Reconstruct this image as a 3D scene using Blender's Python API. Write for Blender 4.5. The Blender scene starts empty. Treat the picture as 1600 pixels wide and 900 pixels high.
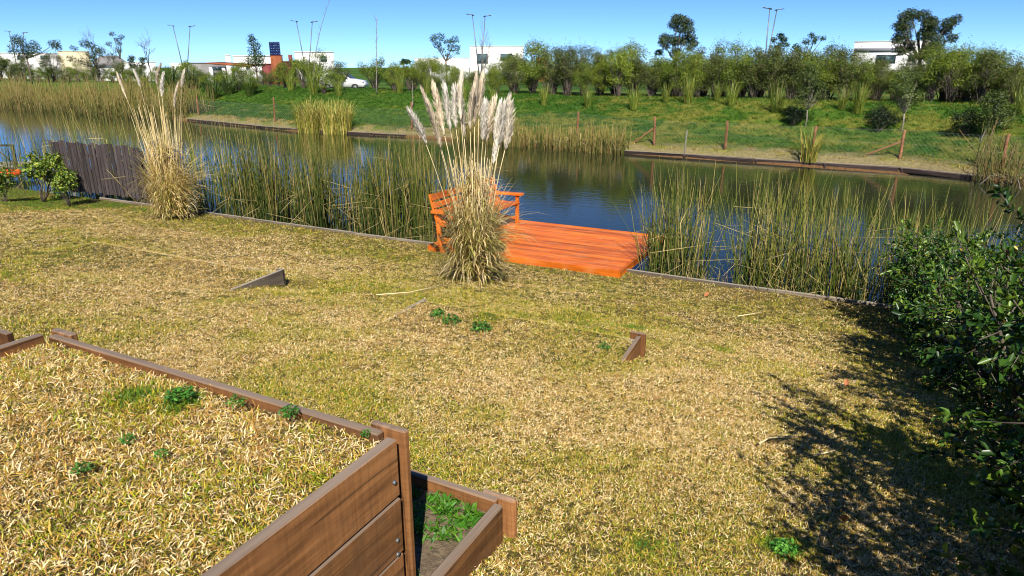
import bpy, bmesh, math, random
import numpy as np
from mathutils import Vector, Matrix

# ------------------------------------------------------------------ camera
sc = bpy.context.scene
H = 3.2
FPX = 1067.0
PITCH = math.atan(345 / FPX)
cam_d = bpy.data.cameras.new('camera')
cam_d.sensor_width = 36.0
cam_d.lens = FPX / 1600 * 36.0
cam_d.clip_start = 0.05
cam_d.clip_end = 6000
cam = bpy.data.objects.new('camera', cam_d)
cam.location = (0, 0, H)
cam.rotation_euler = (math.pi / 2 - PITCH, 0, 0)
sc.collection.objects.link(cam)
sc.camera = cam

# ------------------------------------------------------------------ sky and sun
SUN_EL = math.radians(43)
SUN_AZ = math.radians(3)            # sun stands behind the camera, this far to the right
world = bpy.data.worlds.new('World')
sc.world = world
world.use_nodes = True
wn = world.node_tree
sky = wn.nodes.new('ShaderNodeTexSky')
sky.sky_type = 'NISHITA'
sky.sun_disc = False
sky.sun_elevation = SUN_EL
sky.sun_rotation = math.pi - SUN_AZ
sky.air_density = 0.42
sky.dust_density = 0.0
sky.ozone_density = 9.0
sky.altitude = 0
wn.nodes['Background'].inputs['Strength'].default_value = 0.112
whs = wn.nodes.new('ShaderNodeHueSaturation')
whs.inputs['Saturation'].default_value = 1.05
wn.links.new(sky.outputs['Color'], whs.inputs['Color'])
wn.links.new(whs.outputs['Color'], wn.nodes['Background'].inputs['Color'])

sun_d = bpy.data.lights.new('sun', 'SUN')
sun_d.energy = 5.0
sun_d.angle = math.radians(0.5)
sun_d.color = (1.0, 0.94, 0.84)
sun = bpy.data.objects.new('sun', sun_d)
to_sun = Vector((math.sin(SUN_AZ) * math.cos(SUN_EL), -math.cos(SUN_AZ) * math.cos(SUN_EL), math.sin(SUN_EL)))
sun.rotation_euler = to_sun.to_track_quat('Z', 'Y').to_euler()
sun.location = (8, -20, 30)
sc.collection.objects.link(sun)

sc.view_settings.view_transform = 'Standard'
sc.view_settings.look = 'None'
sc.view_settings.gamma = 1.0
sc.view_settings.exposure = 0.52
sc.view_settings.use_curve_mapping = False
sc.cycles.filter_width = 1.1
sc.cycles.max_bounces = 6
sc.cycles.diffuse_bounces = 2
sc.cycles.glossy_bounces = 3
sc.cycles.transmission_bounces = 4
sc.cycles.transparent_max_bounces = 6

C = sc.collection
rng = np.random.default_rng(7)
R = random.Random(5)

# ------------------------------------------------------------------ helpers: places
def ray(x, y):
    u = (x - 800) / FPX
    v = (y - 450) / FPX
    return np.array([u, math.cos(PITCH) - v * math.sin(PITCH), -math.sin(PITCH) - v * math.cos(PITCH)])

def gp(x, y, z=0.0):
    """point of the level z that the photograph shows at pixel x, y"""
    d = ray(x, y)
    t = (z - H) / d[2]
    return np.array([d[0] * t, d[1] * t, z])

def at(x, y, Y):
    """point at distance Y in front of the camera seen at pixel x, y"""
    d = ray(x, y)
    t = Y / d[1]
    return np.array([d[0] * t, Y, H + d[2] * t])

# the garden's own axes: U runs along the near shore to the right, V out to the lake
S0 = np.array([1.89, 10.75])
UA = np.array([0.886, -0.463])
VA = np.array([0.463, 0.886])
def W(u, v, z=0.0):
    p = S0 + UA * u + VA * v
    return np.array([p[0], p[1], z])

def vnoise(x, y, scale, seed=0):
    r = np.random.default_rng(seed).random((64, 64))
    x = np.asarray(x) / scale + 1000.0
    y = np.asarray(y) / scale + 1000.0
    xi = np.floor(x).astype(int); yi = np.floor(y).astype(int)
    fx = x - xi; fy = y - yi
    fx = fx * fx * (3 - 2 * fx); fy = fy * fy * (3 - 2 * fy)
    a = r[xi % 64, yi % 64]; b = r[(xi + 1) % 64, yi % 64]
    c = r[xi % 64, (yi + 1) % 64]; d = r[(xi + 1) % 64, (yi + 1) % 64]
    return (a * (1 - fx) + b * fx) * (1 - fy) + (c * (1 - fx) + d * fx) * fy

def sstep(a, b, x):
    t = np.clip((np.asarray(x, float) - a) / (b - a), 0, 1)
    return t * t * (3 - 2 * t)

# lawn height: a gentle slope to the lake, with level timber-edged treads cut into it
B_U0, B_U1, B_V, B_Z = -0.78, 1.62, -4.62, 0.80
C_U1, C_V, C_Z = -3.06, -4.50, 0.765
def lawn_base(u, v):
    d = -np.asarray(v, float) - 1.0
    z = 0.175 * np.where(d > 3, d, np.log1p(np.exp(np.clip(d * 3.0, -30, 30))) / 3.0) - 0.175 * 0.0162
    z = z + 0.05 * (vnoise(u, v, 1.7, 3) - 0.5) * sstep(0.3, 1.5, -np.asarray(v, float)) + 0.018 * (vnoise(u, v, 0.4, 4) - 0.5)
    z = z - 0.07 * np.exp(-((np.asarray(u) + 2.85) ** 2 / 0.10 + (np.asarray(v) + 4.42) ** 2 / 0.10)) - 0.05 * np.exp(-((np.asarray(u) - 1.85) ** 2 / 0.05 + (np.asarray(v) + 4.7) ** 2 / 0.2))
    return z
def lawn_z(u, v):
    u = np.asarray(u, float); v = np.asarray(v, float)
    z = lawn_base(u, v)
    mB = sstep(B_U0 - 0.06, B_U0 + 0.02, u) * (1 - sstep(B_U1 - 0.10, B_U1 + 0.35 * sstep(0.15, 1.2, B_V - v) + 0.0, u)) * (1 - sstep(B_V - 0.05, B_V + 0.02, v))
    mC = (1 - sstep(C_U1 - 0.03, C_U1 + 0.015, u)) * (1 - sstep(C_V - 0.05, C_V + 0.02, v)) * sstep(-7.0, -6.6, u)
    z = z + mB * np.maximum(0, B_Z - 0.005 - z) + mC * np.maximum(0, C_Z - 0.01 - z)
    return z

# far shore: S along it to the right, T inland
A0 = np.array([4.27, 30.74])
FA = np.array([0.826, -0.563])
FN = np.array([0.563, 0.826])
_ws = [-400, -63.5, -33.5, -20, -11.3, 0, 7.8, 11.9, 15.0, 20, 60]
_ww = [0.5, 0.5, 0.37, -0.96, 0.39, 0, 0.46, 0.98, -0.3, -1.2, -1.0]
def F(s, t, z=0.0):
    p = A0 + FA * s + FN * (t + float(np.interp(s, _ws, _ww)))
    return np.array([p[0], p[1], z])
def st_of(p):
    q = np.array(p[:2]) - A0
    s = q @ FA
    return s, q @ FN - float(np.interp(s, _ws, _ww))
def far_z(s, t):
    s = np.asarray(s, float); t = np.asarray(t, float)
    top = 1.62 + 0.22 * (vnoise(s, t * 0, 9, 11) - 0.5)
    z = -0.285 + 0.34 * sstep(0, 1.2, t) + (top - 0.06) * sstep(1.3, 8.6, t) - 0.35 * sstep(12, 30, t)
    z = z + 0.10 * (vnoise(s, t, 2.2, 12) - 0.5) * sstep(0.5, 2, t) + 0.05 * (vnoise(s, t, 0.7, 13) - 0.5) * sstep(0.4, 1, t)
    return z

# ------------------------------------------------------------------ helpers: objects
def link(o, parent=None):
    C.objects.link(o)
    if parent is not None:
        o.parent = parent
    return o

def tag(o, label=None, cat=None, group=None, kind=None):
    if label: o['label'] = label
    if cat: o['category'] = cat
    if group: o['group'] = group
    if kind: o['kind'] = kind
    return o

def thing(name, loc, label, cat, group=None, rz=0.0, kind=None):
    o = bpy.data.objects.new(name, None)
    o.empty_display_size = 0.2
    o.location = tuple(float(c) for c in loc)
    o.rotation_euler = (0, 0, rz)
    link(o)
    return tag(o, label, cat, group, kind)

def mesh_np(name, V, faces, mat=None, tint=None, smooth=False):
    """faces: list of index arrays, each (n, k)"""
    V = np.asarray(V, np.float32).reshape(-1, 3)
    me = bpy.data.meshes.new(name)
    me.vertices.add(len(V))
    me.vertices.foreach_set('co', V.ravel())
    faces = [np.asarray(f, np.int32) for f in faces if len(f)]
    nl = sum(f.size for f in faces); npoly = sum(len(f) for f in faces)
    me.loops.add(nl); me.polygons.add(npoly)
    me.loops.foreach_set('vertex_index', np.concatenate([f.ravel() for f in faces]))
    tot = np.concatenate([np.full(len(f), f.shape[1], np.int32) for f in faces])
    st = np.concatenate([[0], np.cumsum(tot)[:-1]]).astype(np.int32)
    me.polygons.foreach_set('loop_start', st)
    if smooth:
        me.polygons.foreach_set('use_smooth', np.ones(npoly, bool))
    me.update(calc_edges=True)
    if tint is not None:
        a = me.attributes.new('tint', 'FLOAT_COLOR', 'POINT')
        t = np.ones((len(V), 4), np.float32); t[:, :3] = np.asarray(tint, np.float32)
        a.data.foreach_set('color', t.ravel())
    if mat is not None:
        me.materials.append(mat)
    return me

def obj(name, me, parent=None, loc=(0, 0, 0), rot=None, scale=None):
    o = bpy.data.objects.new(name, me)
    o.location = tuple(float(c) for c in loc)
    if rot is not None: o.rotation_euler = rot
    if scale is not None: o.scale = scale if hasattr(scale, '__len__') else (scale,) * 3
    return link(o, parent)

class Geo:
    """collects points and faces for one mesh"""
    def __init__(self):
        self.V = []; self.F = {}; self.T = []; self.n = 0
    def add(self, V, faces, tint=None):
        V = np.asarray(V, float).reshape(-1, 3)
        for f in faces:
            f = np.asarray(f, int)
            if f.ndim == 1: f = f[None]
            self.F.setdefault(f.shape[1], []).append(f + self.n)
        self.V.append(V)
        if tint is not None:
            t = np.asarray(tint, float)
            if t.ndim == 1: t = np.tile(t, (len(V), 1))
            self.T.append(t)
        self.n += len(V)
    def mesh(self, name, mat, smooth=False):
        fs = [np.concatenate(v) for v in self.F.values()]
        return mesh_np(name, np.concatenate(self.V), fs, mat, np.concatenate(self.T) if self.T else None, smooth)
    def tube(self, pts, rad, sides=5, tint=None, cap=True):
        pts = np.asarray(pts, float); n = len(pts)
        rad = np.broadcast_to(np.asarray(rad, float), (n,))
        tan = np.gradient(pts, axis=0)
        tan /= np.linalg.norm(tan, axis=1)[:, None] + 1e-9
        ref = np.array([0, 0, 1.0]) if abs(tan[0][2]) < 0.9 else np.array([1.0, 0, 0])
        a = np.cross(tan, ref); a /= np.linalg.norm(a, axis=1)[:, None] + 1e-9
        b = np.cross(tan, a)
        ang = np.arange(sides) * 2 * math.pi / sides
        ring = pts[:, None, :] + rad[:, None, None] * (np.cos(ang)[None, :, None] * a[:, None, :] + np.sin(ang)[None, :, None] * b[:, None, :])
        V = ring.reshape(-1, 3)
        i = np.arange(n - 1)[:, None] * sides; j = np.arange(sides)[None, :]; k = (j + 1) % sides
        q = np.stack([i + j, i + k, i + sides + k, i + sides + j], -1).reshape(-1, 4)
        fs = [q]
        if cap:
            fs.append(np.arange(sides)[::-1][None] + 0)
            fs.append((np.arange(sides) + (n - 1) * sides)[None])
        if tint is not None:
            tint = np.asarray(tint, float)
            if tint.ndim == 2: tint = np.repeat(tint, sides, 0)
        self.add(V, fs, tint)
    def box(self, c, s, rz=0.0):
        x, y, z = [k / 2 for k in s]
        V = np.array([[-x, -y, -z], [x, -y, -z], [x, y, -z], [-x, y, -z], [-x, -y, z], [x, -y, z], [x, y, z], [-x, y, z]])
        if rz:
            cs, sn = math.cos(rz), math.sin(rz)
            V = V @ np.array([[cs, sn, 0], [-sn, cs, 0], [0, 0, 1]])
        self.add(V + np.asarray(c, float), [[[0, 3, 2, 1], [4, 5, 6, 7], [0, 1, 5, 4], [1, 2, 6, 5], [2, 3, 7, 6], [3, 0, 4, 7]]])

_bm_cache = {}
def box_mesh(lx, ly, lz, mat, bev=0.004, taper=0.0):
    key = (round(lx, 3), round(ly, 3), round(lz, 3), mat.name, bev)
    if key in _bm_cache: return _bm_cache[key]
    bm = bmesh.new()
    bmesh.ops.create_cube(bm, size=1.0)
    for v in bm.verts: v.co = (v.co.x * lx, v.co.y * ly, v.co.z * lz)
    if bev > 0:
        bmesh.ops.bevel(bm, geom=bm.edges[:], offset=bev, segments=1, profile=0.5, affect='EDGES')
    me = bpy.data.meshes.new('board'); bm.to_mesh(me); bm.free()
    me.materials.append(mat)
    _bm_cache[key] = me
    return me

def board(name, p0, p1, width, thick, mat, parent, up=(0, 0, 1), bev=0.004):
    """a board from p0 to p1; width is measured along 'up', thickness across"""
    p0 = Vector(p0); p1 = Vector(p1); up = Vector(up)
    x = (p1 - p0); L = x.length; x.normalize()
    y = up.cross(x); y.normalize(); z = x.cross(y)
    M = Matrix((x, y, z)).transposed()
    me = box_mesh(L, thick, width, mat, bev)
    o = bpy.data.objects.new(name, me)
    mid = (p0 + p1) / 2
    base = parent.location if parent is not None else Vector((0, 0, 0))
    rz = parent.rotation_euler[2] if parent is not None else 0
    Ri = Matrix.Rotation(-rz, 3, 'Z')
    o.location = Ri @ (mid - base)
    o.rotation_euler = (Ri @ M).to_euler()
    return link(o, parent)

# ------------------------------------------------------------------ materials
def newmat(name):
    m = bpy.data.materials.new(name); m.use_nodes = True
    nt = m.node_tree
    b = nt.nodes['Principled BSDF']
    return m, nt, b
def N(nt, t, **kw):
    n = nt.nodes.new(t)
    for k, v in kw.items(): setattr(n, k, v)
    return n
def ramp(nt, fac, stops):
    r = N(nt, 'ShaderNodeValToRGB')
    e = r.color_ramp.elements
    while len(e) < len(stops): e.new(0.5)
    for i, (p, c) in enumerate(stops):
        e[i].position = p; e[i].color = (*c, 1)
    nt.links.new(fac, r.inputs[0])
    return r.outputs[0]
def noise(nt, vec, scale, detail=4, rough=0.55):
    n = N(nt, 'ShaderNodeTexNoise')
    n.inputs['Scale'].default_value = scale; n.inputs['Detail'].default_value = detail; n.inputs['Roughness'].default_value = rough
    if vec is not None: nt.links.new(vec, n.inputs['Vector'])
    return n.outputs['Fac']
def mapping(nt, vec, scale=(1, 1, 1), loc=None):
    m = N(nt, 'ShaderNodeMapping'); m.inputs['Scale'].default_value = scale
    nt.links.new(vec, m.inputs['Vector'])
    if loc is not None: nt.links.new(loc, m.inputs['Location'])
    return m.outputs[0]
def mix(nt, fac, a, b, mode='MIX'):
    m = N(nt, 'ShaderNodeMix', data_type='RGBA', blend_type=mode)
    if isinstance(fac, (int, float)): m.inputs[0].default_value = fac
    else: nt.links.new(fac, m.inputs[0])
    for s, v in ((6, a), (7, b)):
        if isinstance(v, tuple): m.inputs[s].default_value = (*v, 1)
        else: nt.links.new(v, m.inputs[s])
    return m.outputs[2]
def bump(nt, b, hgt, strength=0.4, dist=0.01):
    n = N(nt, 'ShaderNodeBump'); n.inputs['Strength'].default_value = strength; n.inputs['Distance'].default_value = dist
    nt.links.new(hgt, n.inputs['Height']); nt.links.new(n.outputs[0], b.inputs['Normal'])

def plain(name, col, rough=0.6, metal=0.0, var=0.12, scale=6.0):
    m, nt, b = newmat(name)
    tc = N(nt, 'ShaderNodeTexCoord').outputs['Object']
    f = noise(nt, tc, scale, 5)
    lo = tuple(c * (1 - var) for c in col); hi = tuple(min(1, c * (1 + var)) for c in col)
    nt.links.new(ramp(nt, f, [(0.3, lo), (0.7, hi)]), b.inputs['Base Color'])
    b.inputs['Roughness'].default_value = rough; b.inputs['Metallic'].default_value = metal
    return m

def wood(name, dark, light, grey=None, rough=0.6, coat=0.0, grain=1.0, saw=False):
    m, nt, b = newmat(name)
    tc = N(nt, 'ShaderNodeTexCoord').outputs['Object']
    oi = N(nt, 'ShaderNodeObjectInfo')
    sc_ = N(nt, 'ShaderNodeVectorMath', operation='SCALE'); sc_.inputs['Scale'].default_value = 17.0
    cmb = N(nt, 'ShaderNodeCombineXYZ')
    for i in range(3): nt.links.new(oi.outputs['Random'], cmb.inputs[i])
    nt.links.new(cmb.outputs[0], sc_.inputs[0])
    v1 = mapping(nt, tc, (1.6, 26 * grain, 26 * grain), sc_.outputs[0])
    g1 = noise(nt, v1, 1.0, 8, 0.65)
    v2 = mapping(nt, tc, (0.8, 5, 5), sc_.outputs[0])
    g2 = noise(nt, v2, 1.3, 3)
    col = ramp(nt, g1, [(0.30, dark), (0.70, light)])
    hv = N(nt, 'ShaderNodeHueSaturation')
    mr = N(nt, 'ShaderNodeMapRange'); mr.inputs['To Min'].default_value = 0.72; mr.inputs['To Max'].default_value = 1.2
    nt.links.new(oi.outputs['Random'], mr.inputs['Value']); nt.links.new(mr.outputs[0], hv.inputs['Value'])
    nt.links.new(col, hv.inputs['Color'])
    out = hv.outputs[0]
    blot = ramp(nt, g2, [(0.35, (0.62, 0.62, 0.62)), (0.65, (1.1, 1.1, 1.1))])
    out = mix(nt, 1.0, out, blot, 'MULTIPLY')
    if saw:
        g3 = noise(nt, mapping(nt, tc, (95, 2.5, 2.5), sc_.outputs[0]), 1.0, 3)
        out = mix(nt, 1.0, out, ramp(nt, g3, [(0.35, (0.85, 0.84, 0.82)), (0.6, (1.06, 1.06, 1.06))]), 'MULTIPLY')
        g4 = noise(nt, mapping(nt, tc, (2.2, 3.5, 3.5), sc_.outputs[0]), 1.0, 6, 0.7)
        out = mix(nt, ramp(nt, g4, [(0.52, (0, 0, 0)), (0.72, (0.75, 0.75, 0.75))]), out, (0.10, 0.065, 0.042))
        g5 = noise(nt, mapping(nt, tc, (1.1, 34, 34), sc_.outputs[0]), 1.0, 2, 0.4)
        out = mix(nt, ramp(nt, g5, [(0.60, (0, 0, 0)), (0.64, (0.8, 0.8, 0.8)), (0.68, (0, 0, 0))]), out, (0.035, 0.02, 0.012))
    if grey is not None:
        # weathering: upward faces bleach grey (true of the wood itself)
        geo = N(nt, 'ShaderNodeNewGeometry'); sp = N(nt, 'ShaderNodeSeparateXYZ')
        nt.links.new(geo.outputs['Normal'], sp.inputs[0])
        w = ramp(nt, sp.outputs['Z'], [(0.35, (0, 0, 0)), (0.9, (1, 1, 1))])
        gg = ramp(nt, g1, [(0.3, tuple(c * 0.55 for c in grey)), (0.7, grey)])
        out = mix(nt, w, out, gg)
    nt.links.new(out, b.inputs['Base Color'])
    b.inputs['Roughness'].default_value = rough
    b.inputs['Coat Weight'].default_value = coat
    b.inputs['Coat Roughness'].default_value = 0.25
    b.inputs['Specular IOR Level'].default_value = 0.25
    bump(nt, b, g1, 0.5, 0.004)
    return m

def foliage(name, transl=0.3, rough=0.5, spec=0.3, gain=(1, 1, 1)):
    m, nt, b = newmat(name)
    a = N(nt, 'ShaderNodeAttribute', attribute_name='tint')
    oi = N(nt, 'ShaderNodeObjectInfo')
    hv = N(nt, 'ShaderNodeHueSaturation')
    mr = N(nt, 'ShaderNodeMapRange'); mr.inputs['To Min'].default_value = 0.82; mr.inputs['To Max'].default_value = 1.2
    nt.links.new(oi.outputs['Random'], mr.inputs['Value']); nt.links.new(mr.outputs[0], hv.inputs['Value'])
    col = mix(nt, 1.0, a.outputs['Color'], gain, 'MULTIPLY')
    nt.links.new(col, hv.inputs['Color'])
    nt.links.new(hv.outputs[0], b.inputs['Base Color'])
    b.inputs['Roughness'].default_value = rough
    b.inputs['Specular IOR Level'].default_value = spec
    if transl > 0:
        t = N(nt, 'ShaderNodeBsdfTranslucent'); nt.links.new(hv.outputs[0], t.inputs['Color'])
        mx = N(nt, 'ShaderNodeMixShader'); mx.inputs[0].default_value = transl
        nt.links.new(b.outputs[0], mx.inputs[1]); nt.links.new(t.outputs[0], mx.inputs[2])
        nt.links.new(mx.outputs[0], nt.nodes['Material Output'].inputs['Surface'])
    return m

M = {}
M['grass'] = foliage('grass_blade', 0.12, 0.5, 0.3, gain=(1.02, 0.96, 0.82))
M['leaf'] = foliage('leaf', 0.15, 0.5, 0.35)
M['glossleaf'] = foliage('glossy_leaf', 0.16, 0.36, 0.45)
M['reed'] = foliage('reed_stem', 0.0, 0.5, 0.35)
M['plume'] = foliage('plume_hair', 0.12, 0.8, 0.1)
M['bark'] = wood('bark', (0.07, 0.055, 0.04), (0.22, 0.18, 0.14), rough=0.9)
M['palebark'] = wood('pale_bark', (0.16, 0.14, 0.11), (0.38, 0.34, 0.28), rough=0.9)
M['deck'] = wood_deck = wood('orange_deck_stain', (0.58, 0.10, 0.006), (0.86, 0.22, 0.018), rough=0.45, coat=0.06)
nt = wood_deck.node_tree; bs = nt.nodes['Principled BSDF']
src_ = bs.inputs['Base Color'].links[0].from_socket
tco = N(nt, 'ShaderNodeNewGeometry').outputs['Position']
wr = ramp(nt, noise(nt, mapping(nt, tco, (1.3, 2.6, 1.3)), 1.6, 6, 0.65), [(0.50, (0, 0, 0)), (0.75, (0.55, 0.55, 0.55))])
nt.links.new(mix(nt, wr, src_, (0.62, 0.27, 0.10)), bs.inputs['Base Color'])
M['planter'] = wood('planter_wood', (0.11, 0.045, 0.017), (0.42, 0.19, 0.068), grey=(0.29, 0.215, 0.155), rough=0.6, saw=True)
M['oldwood'] = wood('old_grey_wood', (0.11, 0.085, 0.06), (0.32, 0.26, 0.19), grey=(0.40, 0.35, 0.28), rough=0.8)
M['darkwood'] = wood('dark_grey_wood', (0.035, 0.028, 0.028), (0.115, 0.09, 0.085), rough=0.85)
M['post'] = wood('brown_post', (0.17, 0.075, 0.035), (0.40, 0.20, 0.10), rough=0.8)
M['revet'] = wood('wet_board', (0.02, 0.014, 0.012), (0.075, 0.05, 0.042), grey=(0.33, 0.27, 0.22), rough=0.7)
M['wire'] = plain('galvanised_wire', (0.30, 0.32, 0.31), 0.5, 0.6)
M['metal'] = plain('lamp_metal', (0.16, 0.17, 0.18), 0.45, 0.5)
M['white'] = plain('white_render', (0.78, 0.76, 0.72), 0.8, 0, 0.05, 0.6)
M['cream'] = plain('cream_render', (0.60, 0.52, 0.33), 0.8, 0, 0.08, 0.6)
M['greyroof'] = plain('grey_roof', (0.20, 0.19, 0.18), 0.85, 0, 0.15, 1.2)
M['darkband'] = plain('dark_grey_band', (0.16, 0.165, 0.19), 0.7, 0, 0.06)
M['maroon'] = plain('maroon_wall', (0.17, 0.035, 0.03), 0.8, 0, 0.15, 1.0)
M['rust'] = plain('rusty_steel', (0.27, 0.075, 0.025), 0.85, 0, 0.35, 2.5)
M['ochre'] = plain('orange_wall', (0.58, 0.27, 0.08), 0.8, 0, 0.08)
M['brown'] = plain('brown_timber', (0.16, 0.075, 0.035), 0.7, 0, 0.2)
M['panel'] = plain('solar_cell', (0.012, 0.03, 0.12), 0.15, 0.0, 0.2, 3.0)
M['carpaint'] = plain('white_car_paint', (0.80, 0.80, 0.80), 0.25, 0, 0.02)
M['rubber'] = plain('rubber', (0.02, 0.02, 0.02), 0.8)
M['kayak'] = plain('orange_plastic', (0.80, 0.10, 0.02), 0.35, 0, 0.05)
m, nt, b = newmat('window_glass'); b.inputs['Base Color'].default_value = (0.03, 0.06, 0.07, 1); b.inputs['Roughness'].default_value = 0.06
tc = N(nt, 'ShaderNodeTexCoord').outputs['Object']
nt.links.new(ramp(nt, noise(nt, tc, 0.8, 2), [(0.35, (0.02, 0.035, 0.04)), (0.7, (0.10, 0.16, 0.17))]), b.inputs['Base Color'])
M['glass'] = m

# soil / lawn sheet below the blades
def lawn_mat():
    m, nt, b = newmat('lawn_thatch')
    p = N(nt, 'ShaderNodeNewGeometry').outputs['Position']
    f1 = noise(nt, p, 40, 6, 0.7); f2 = noise(nt, p, 0.9, 4)
    c1 = ramp(nt, f1, [(0.3, (0.045, 0.034, 0.016)), (0.7, (0.20, 0.145, 0.05))])
    c2 = ramp(nt, f1, [(0.3, (0.035, 0.038, 0.010)), (0.7, (0.15, 0.14, 0.03))])
    nt.links.new(mix(nt, ramp(nt, f2, [(0.4, (0, 0, 0)), (0.65, (1, 1, 1))]), c1, c2), b.inputs['Base Color'])
    b.inputs['Roughness'].default_value = 0.95; b.inputs['Specular IOR Level'].default_value = 0.1
    bump(nt, b, f1, 0.9, 0.02)
    return m
M['lawn'] = lawn_mat()
def soil_mat():
    m, nt, b = newmat('soil')
    p = N(nt, 'ShaderNodeNewGeometry').outputs['Position']
    f1 = noise(nt, p, 30, 7, 0.7)
    nt.links.new(ramp(nt, f1, [(0.3, (0.09, 0.06, 0.035)), (0.7, (0.30, 0.22, 0.13))]), b.inputs['Base Color'])
    b.inputs['Roughness'].default_value = 0.95
    bump(nt, b, f1, 1.0, 0.03)
    return m
M['soil'] = soil_mat()
def bank_mat():
    m, nt, b = newmat('bank_grass')
    p = N(nt, 'ShaderNodeNewGeometry').outputs['Position']
    a = N(nt, 'ShaderNodeAttribute', attribute_name='tint').outputs['Color']
    f1 = noise(nt, p, 9, 7, 0.72)
    v = ramp(nt, f1, [(0.28, (0.55, 0.55, 0.55)), (0.72, (1.35, 1.35, 1.35))])
    nt.links.new(mix(nt, 1.0, a, v, 'MULTIPLY'), b.inputs['Base Color'])
    b.inputs['Roughness'].default_value = 0.95; b.inputs['Specular IOR Level'].default_value = 0.1
    bump(nt, b, f1, 1.0, 0.06)
    return m
M['bank'] = bank_mat()
def water_mat():
    m, nt, b = newmat('lake_water')
    p = N(nt, 'ShaderNodeNewGeometry').outputs['Position']
    f0 = noise(nt, p, 0.15, 3)
    nt.links.new(ramp(nt, f0, [(0.35, (0.013, 0.020, 0.008)), (0.65, (0.026, 0.030, 0.009))]), b.inputs['Base Color'])
    b.inputs['Roughness'].default_value = 0.035
    b.inputs['IOR'].default_value = 1.36
    b.inputs['Specular IOR Level'].default_value = 0.6
    f1 = noise(nt, mapping(nt, p, (1.0, 1.6, 1.0)), 3.2, 3, 0.5)
    f2 = noise(nt, p, 11.0, 2, 0.5)
    ad = N(nt, 'ShaderNodeMath', operation='MULTIPLY_ADD'); ad.inputs[1].default_value = 0.22
    nt.links.new(f2, ad.inputs[0]); nt.links.new(f1, ad.inputs[2])
    bump(nt, b, ad.outputs[0], 0.085, 0.05)
    return m
M['water'] = water_mat()

# ------------------------------------------------------------------ ground sheets
def grid_mesh(name, A, B, fn, mat, tint=None):
    a, b_ = np.meshgrid(A, B, indexing='ij')
    P, T = fn(a.ravel(), b_.ravel())
    na, nb = len(A), len(B)
    i = np.arange(na - 1)[:, None] * nb + np.arange(nb - 1)[None, :]
    i = i.ravel()
    q = np.stack([i, i + nb, i + nb + 1, i + 1], -1)
    me = mesh_np(name, P, [q], mat, T, smooth=True)
    if me.polygons[0].normal.z < 0: me.flip_normals()
    return me

WATER_Z = -0.40
us = np.concatenate([np.arange(-60, -22, 2.0), np.arange(-22, -7.2, 0.3), np.arange(-7.2, 6.5, 0.07), np.arange(6.5, 12, 0.4), np.arange(12, 42, 3.0)])
vs = np.concatenate([np.arange(-40, -13, 1.5), np.arange(-13, -9.5, 0.2), np.arange(-9.5, -0.05, 0.07), [-0.05, 0.0]])
def lawn_fn(u, v):
    z = lawn_z(u, v)
    z = np.where(v > -0.06, np.minimum(z, 0.0), z)
    p = S0[None] + u[:, None] * UA[None] + v[:, None] * VA[None]
    return np.column_stack([p, z]), None
tag(obj('lawn', grid_mesh('lawn', us, vs, lawn_fn, M['lawn'])), 'dry yellow lawn sloping down to the lake', kind='structure')

def bank_tint(s, t):
    """colour of the turf itself: bright green watered grass with straw patches, bare sand at the foot"""
    s = np.asarray(s, float); t = np.asarray(t, float)
    green = np.array([0.065, 0.135, 0.015]); lush = np.array([0.030, 0.090, 0.012]); straw = np.array([0.24, 0.205, 0.045]); sand = np.array([0.30, 0.23, 0.12])
    n1 = vnoise(s, t * 1.7, 1.7, 21); n2 = vnoise(s, t * 1.5, 0.45, 22); n3 = vnoise(s, t, 6.0, 23)
    k = 0.42 * n1 + 0.43 * n2 + 0.15 * n3
    dry = sstep(0.36, 0.70, k - 0.02 + 0.03 * sstep(-8, 2, s) - 0.15 * sstep(-6, -14, s))
    c = green[None] + (lush - green)[None] * sstep(0.4, 0.7, n3)[:, None]
    c = c + (straw * (0.8 + 0.4 * n2[:, None]) - c) * dry[:, None] * 0.62
    foot = (1 - sstep(0.2, 1.5, t + 1.3 * (n2 - 0.5) + 0.9 * (n1 - 0.5)))
    c = c + (sand - c) * foot[:, None] * 0.8
    rim = (1 - sstep(-0.05, 0.12, t))
    c = c + (np.array([0.15, 0.08, 0.035]) - c) * rim[:, None]
    return c
ss = np.concatenate([-np.geomspace(2500, 72, 14), np.arange(-70, 30, 0.2), np.geomspace(31, 2500, 14)])
ts = np.concatenate([[-0.35, -0.12, 0.02], np.arange(0.15, 13, 0.16), np.arange(13, 40, 2.0), np.geomspace(41, 3500, 18)])
def bank_fn(s, t):
    wv = np.interp(s, _ws, _ww)
    z = far_z(s, t)
    z = np.where(t < -0.3, WATER_Z - 0.25, np.where(t < -0.02, WATER_Z + 0.015, z))
    p = A0[None] + s[:, None] * FA[None] + (t + wv)[:, None] * FN[None]
    return np.column_stack([p, z]), bank_tint(s, t)
tag(obj('ground', grid_mesh('ground', ss, ts, bank_fn, M['bank'])), 'grassy far bank and the land behind it', kind='structure')

wp = [F(-420, 0.6, WATER_Z), F(120, 0.6, WATER_Z), W(60, -0.6, WATER_Z), W(-260, -0.6, WATER_Z)]
tag(obj('lake_water', mesh_np('lake_water', [wp[3], wp[2], wp[1], wp[0]], [[[0, 1, 2, 3]]], M['water'])), 'dark green lake water with soft ripples', kind='structure')

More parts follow.
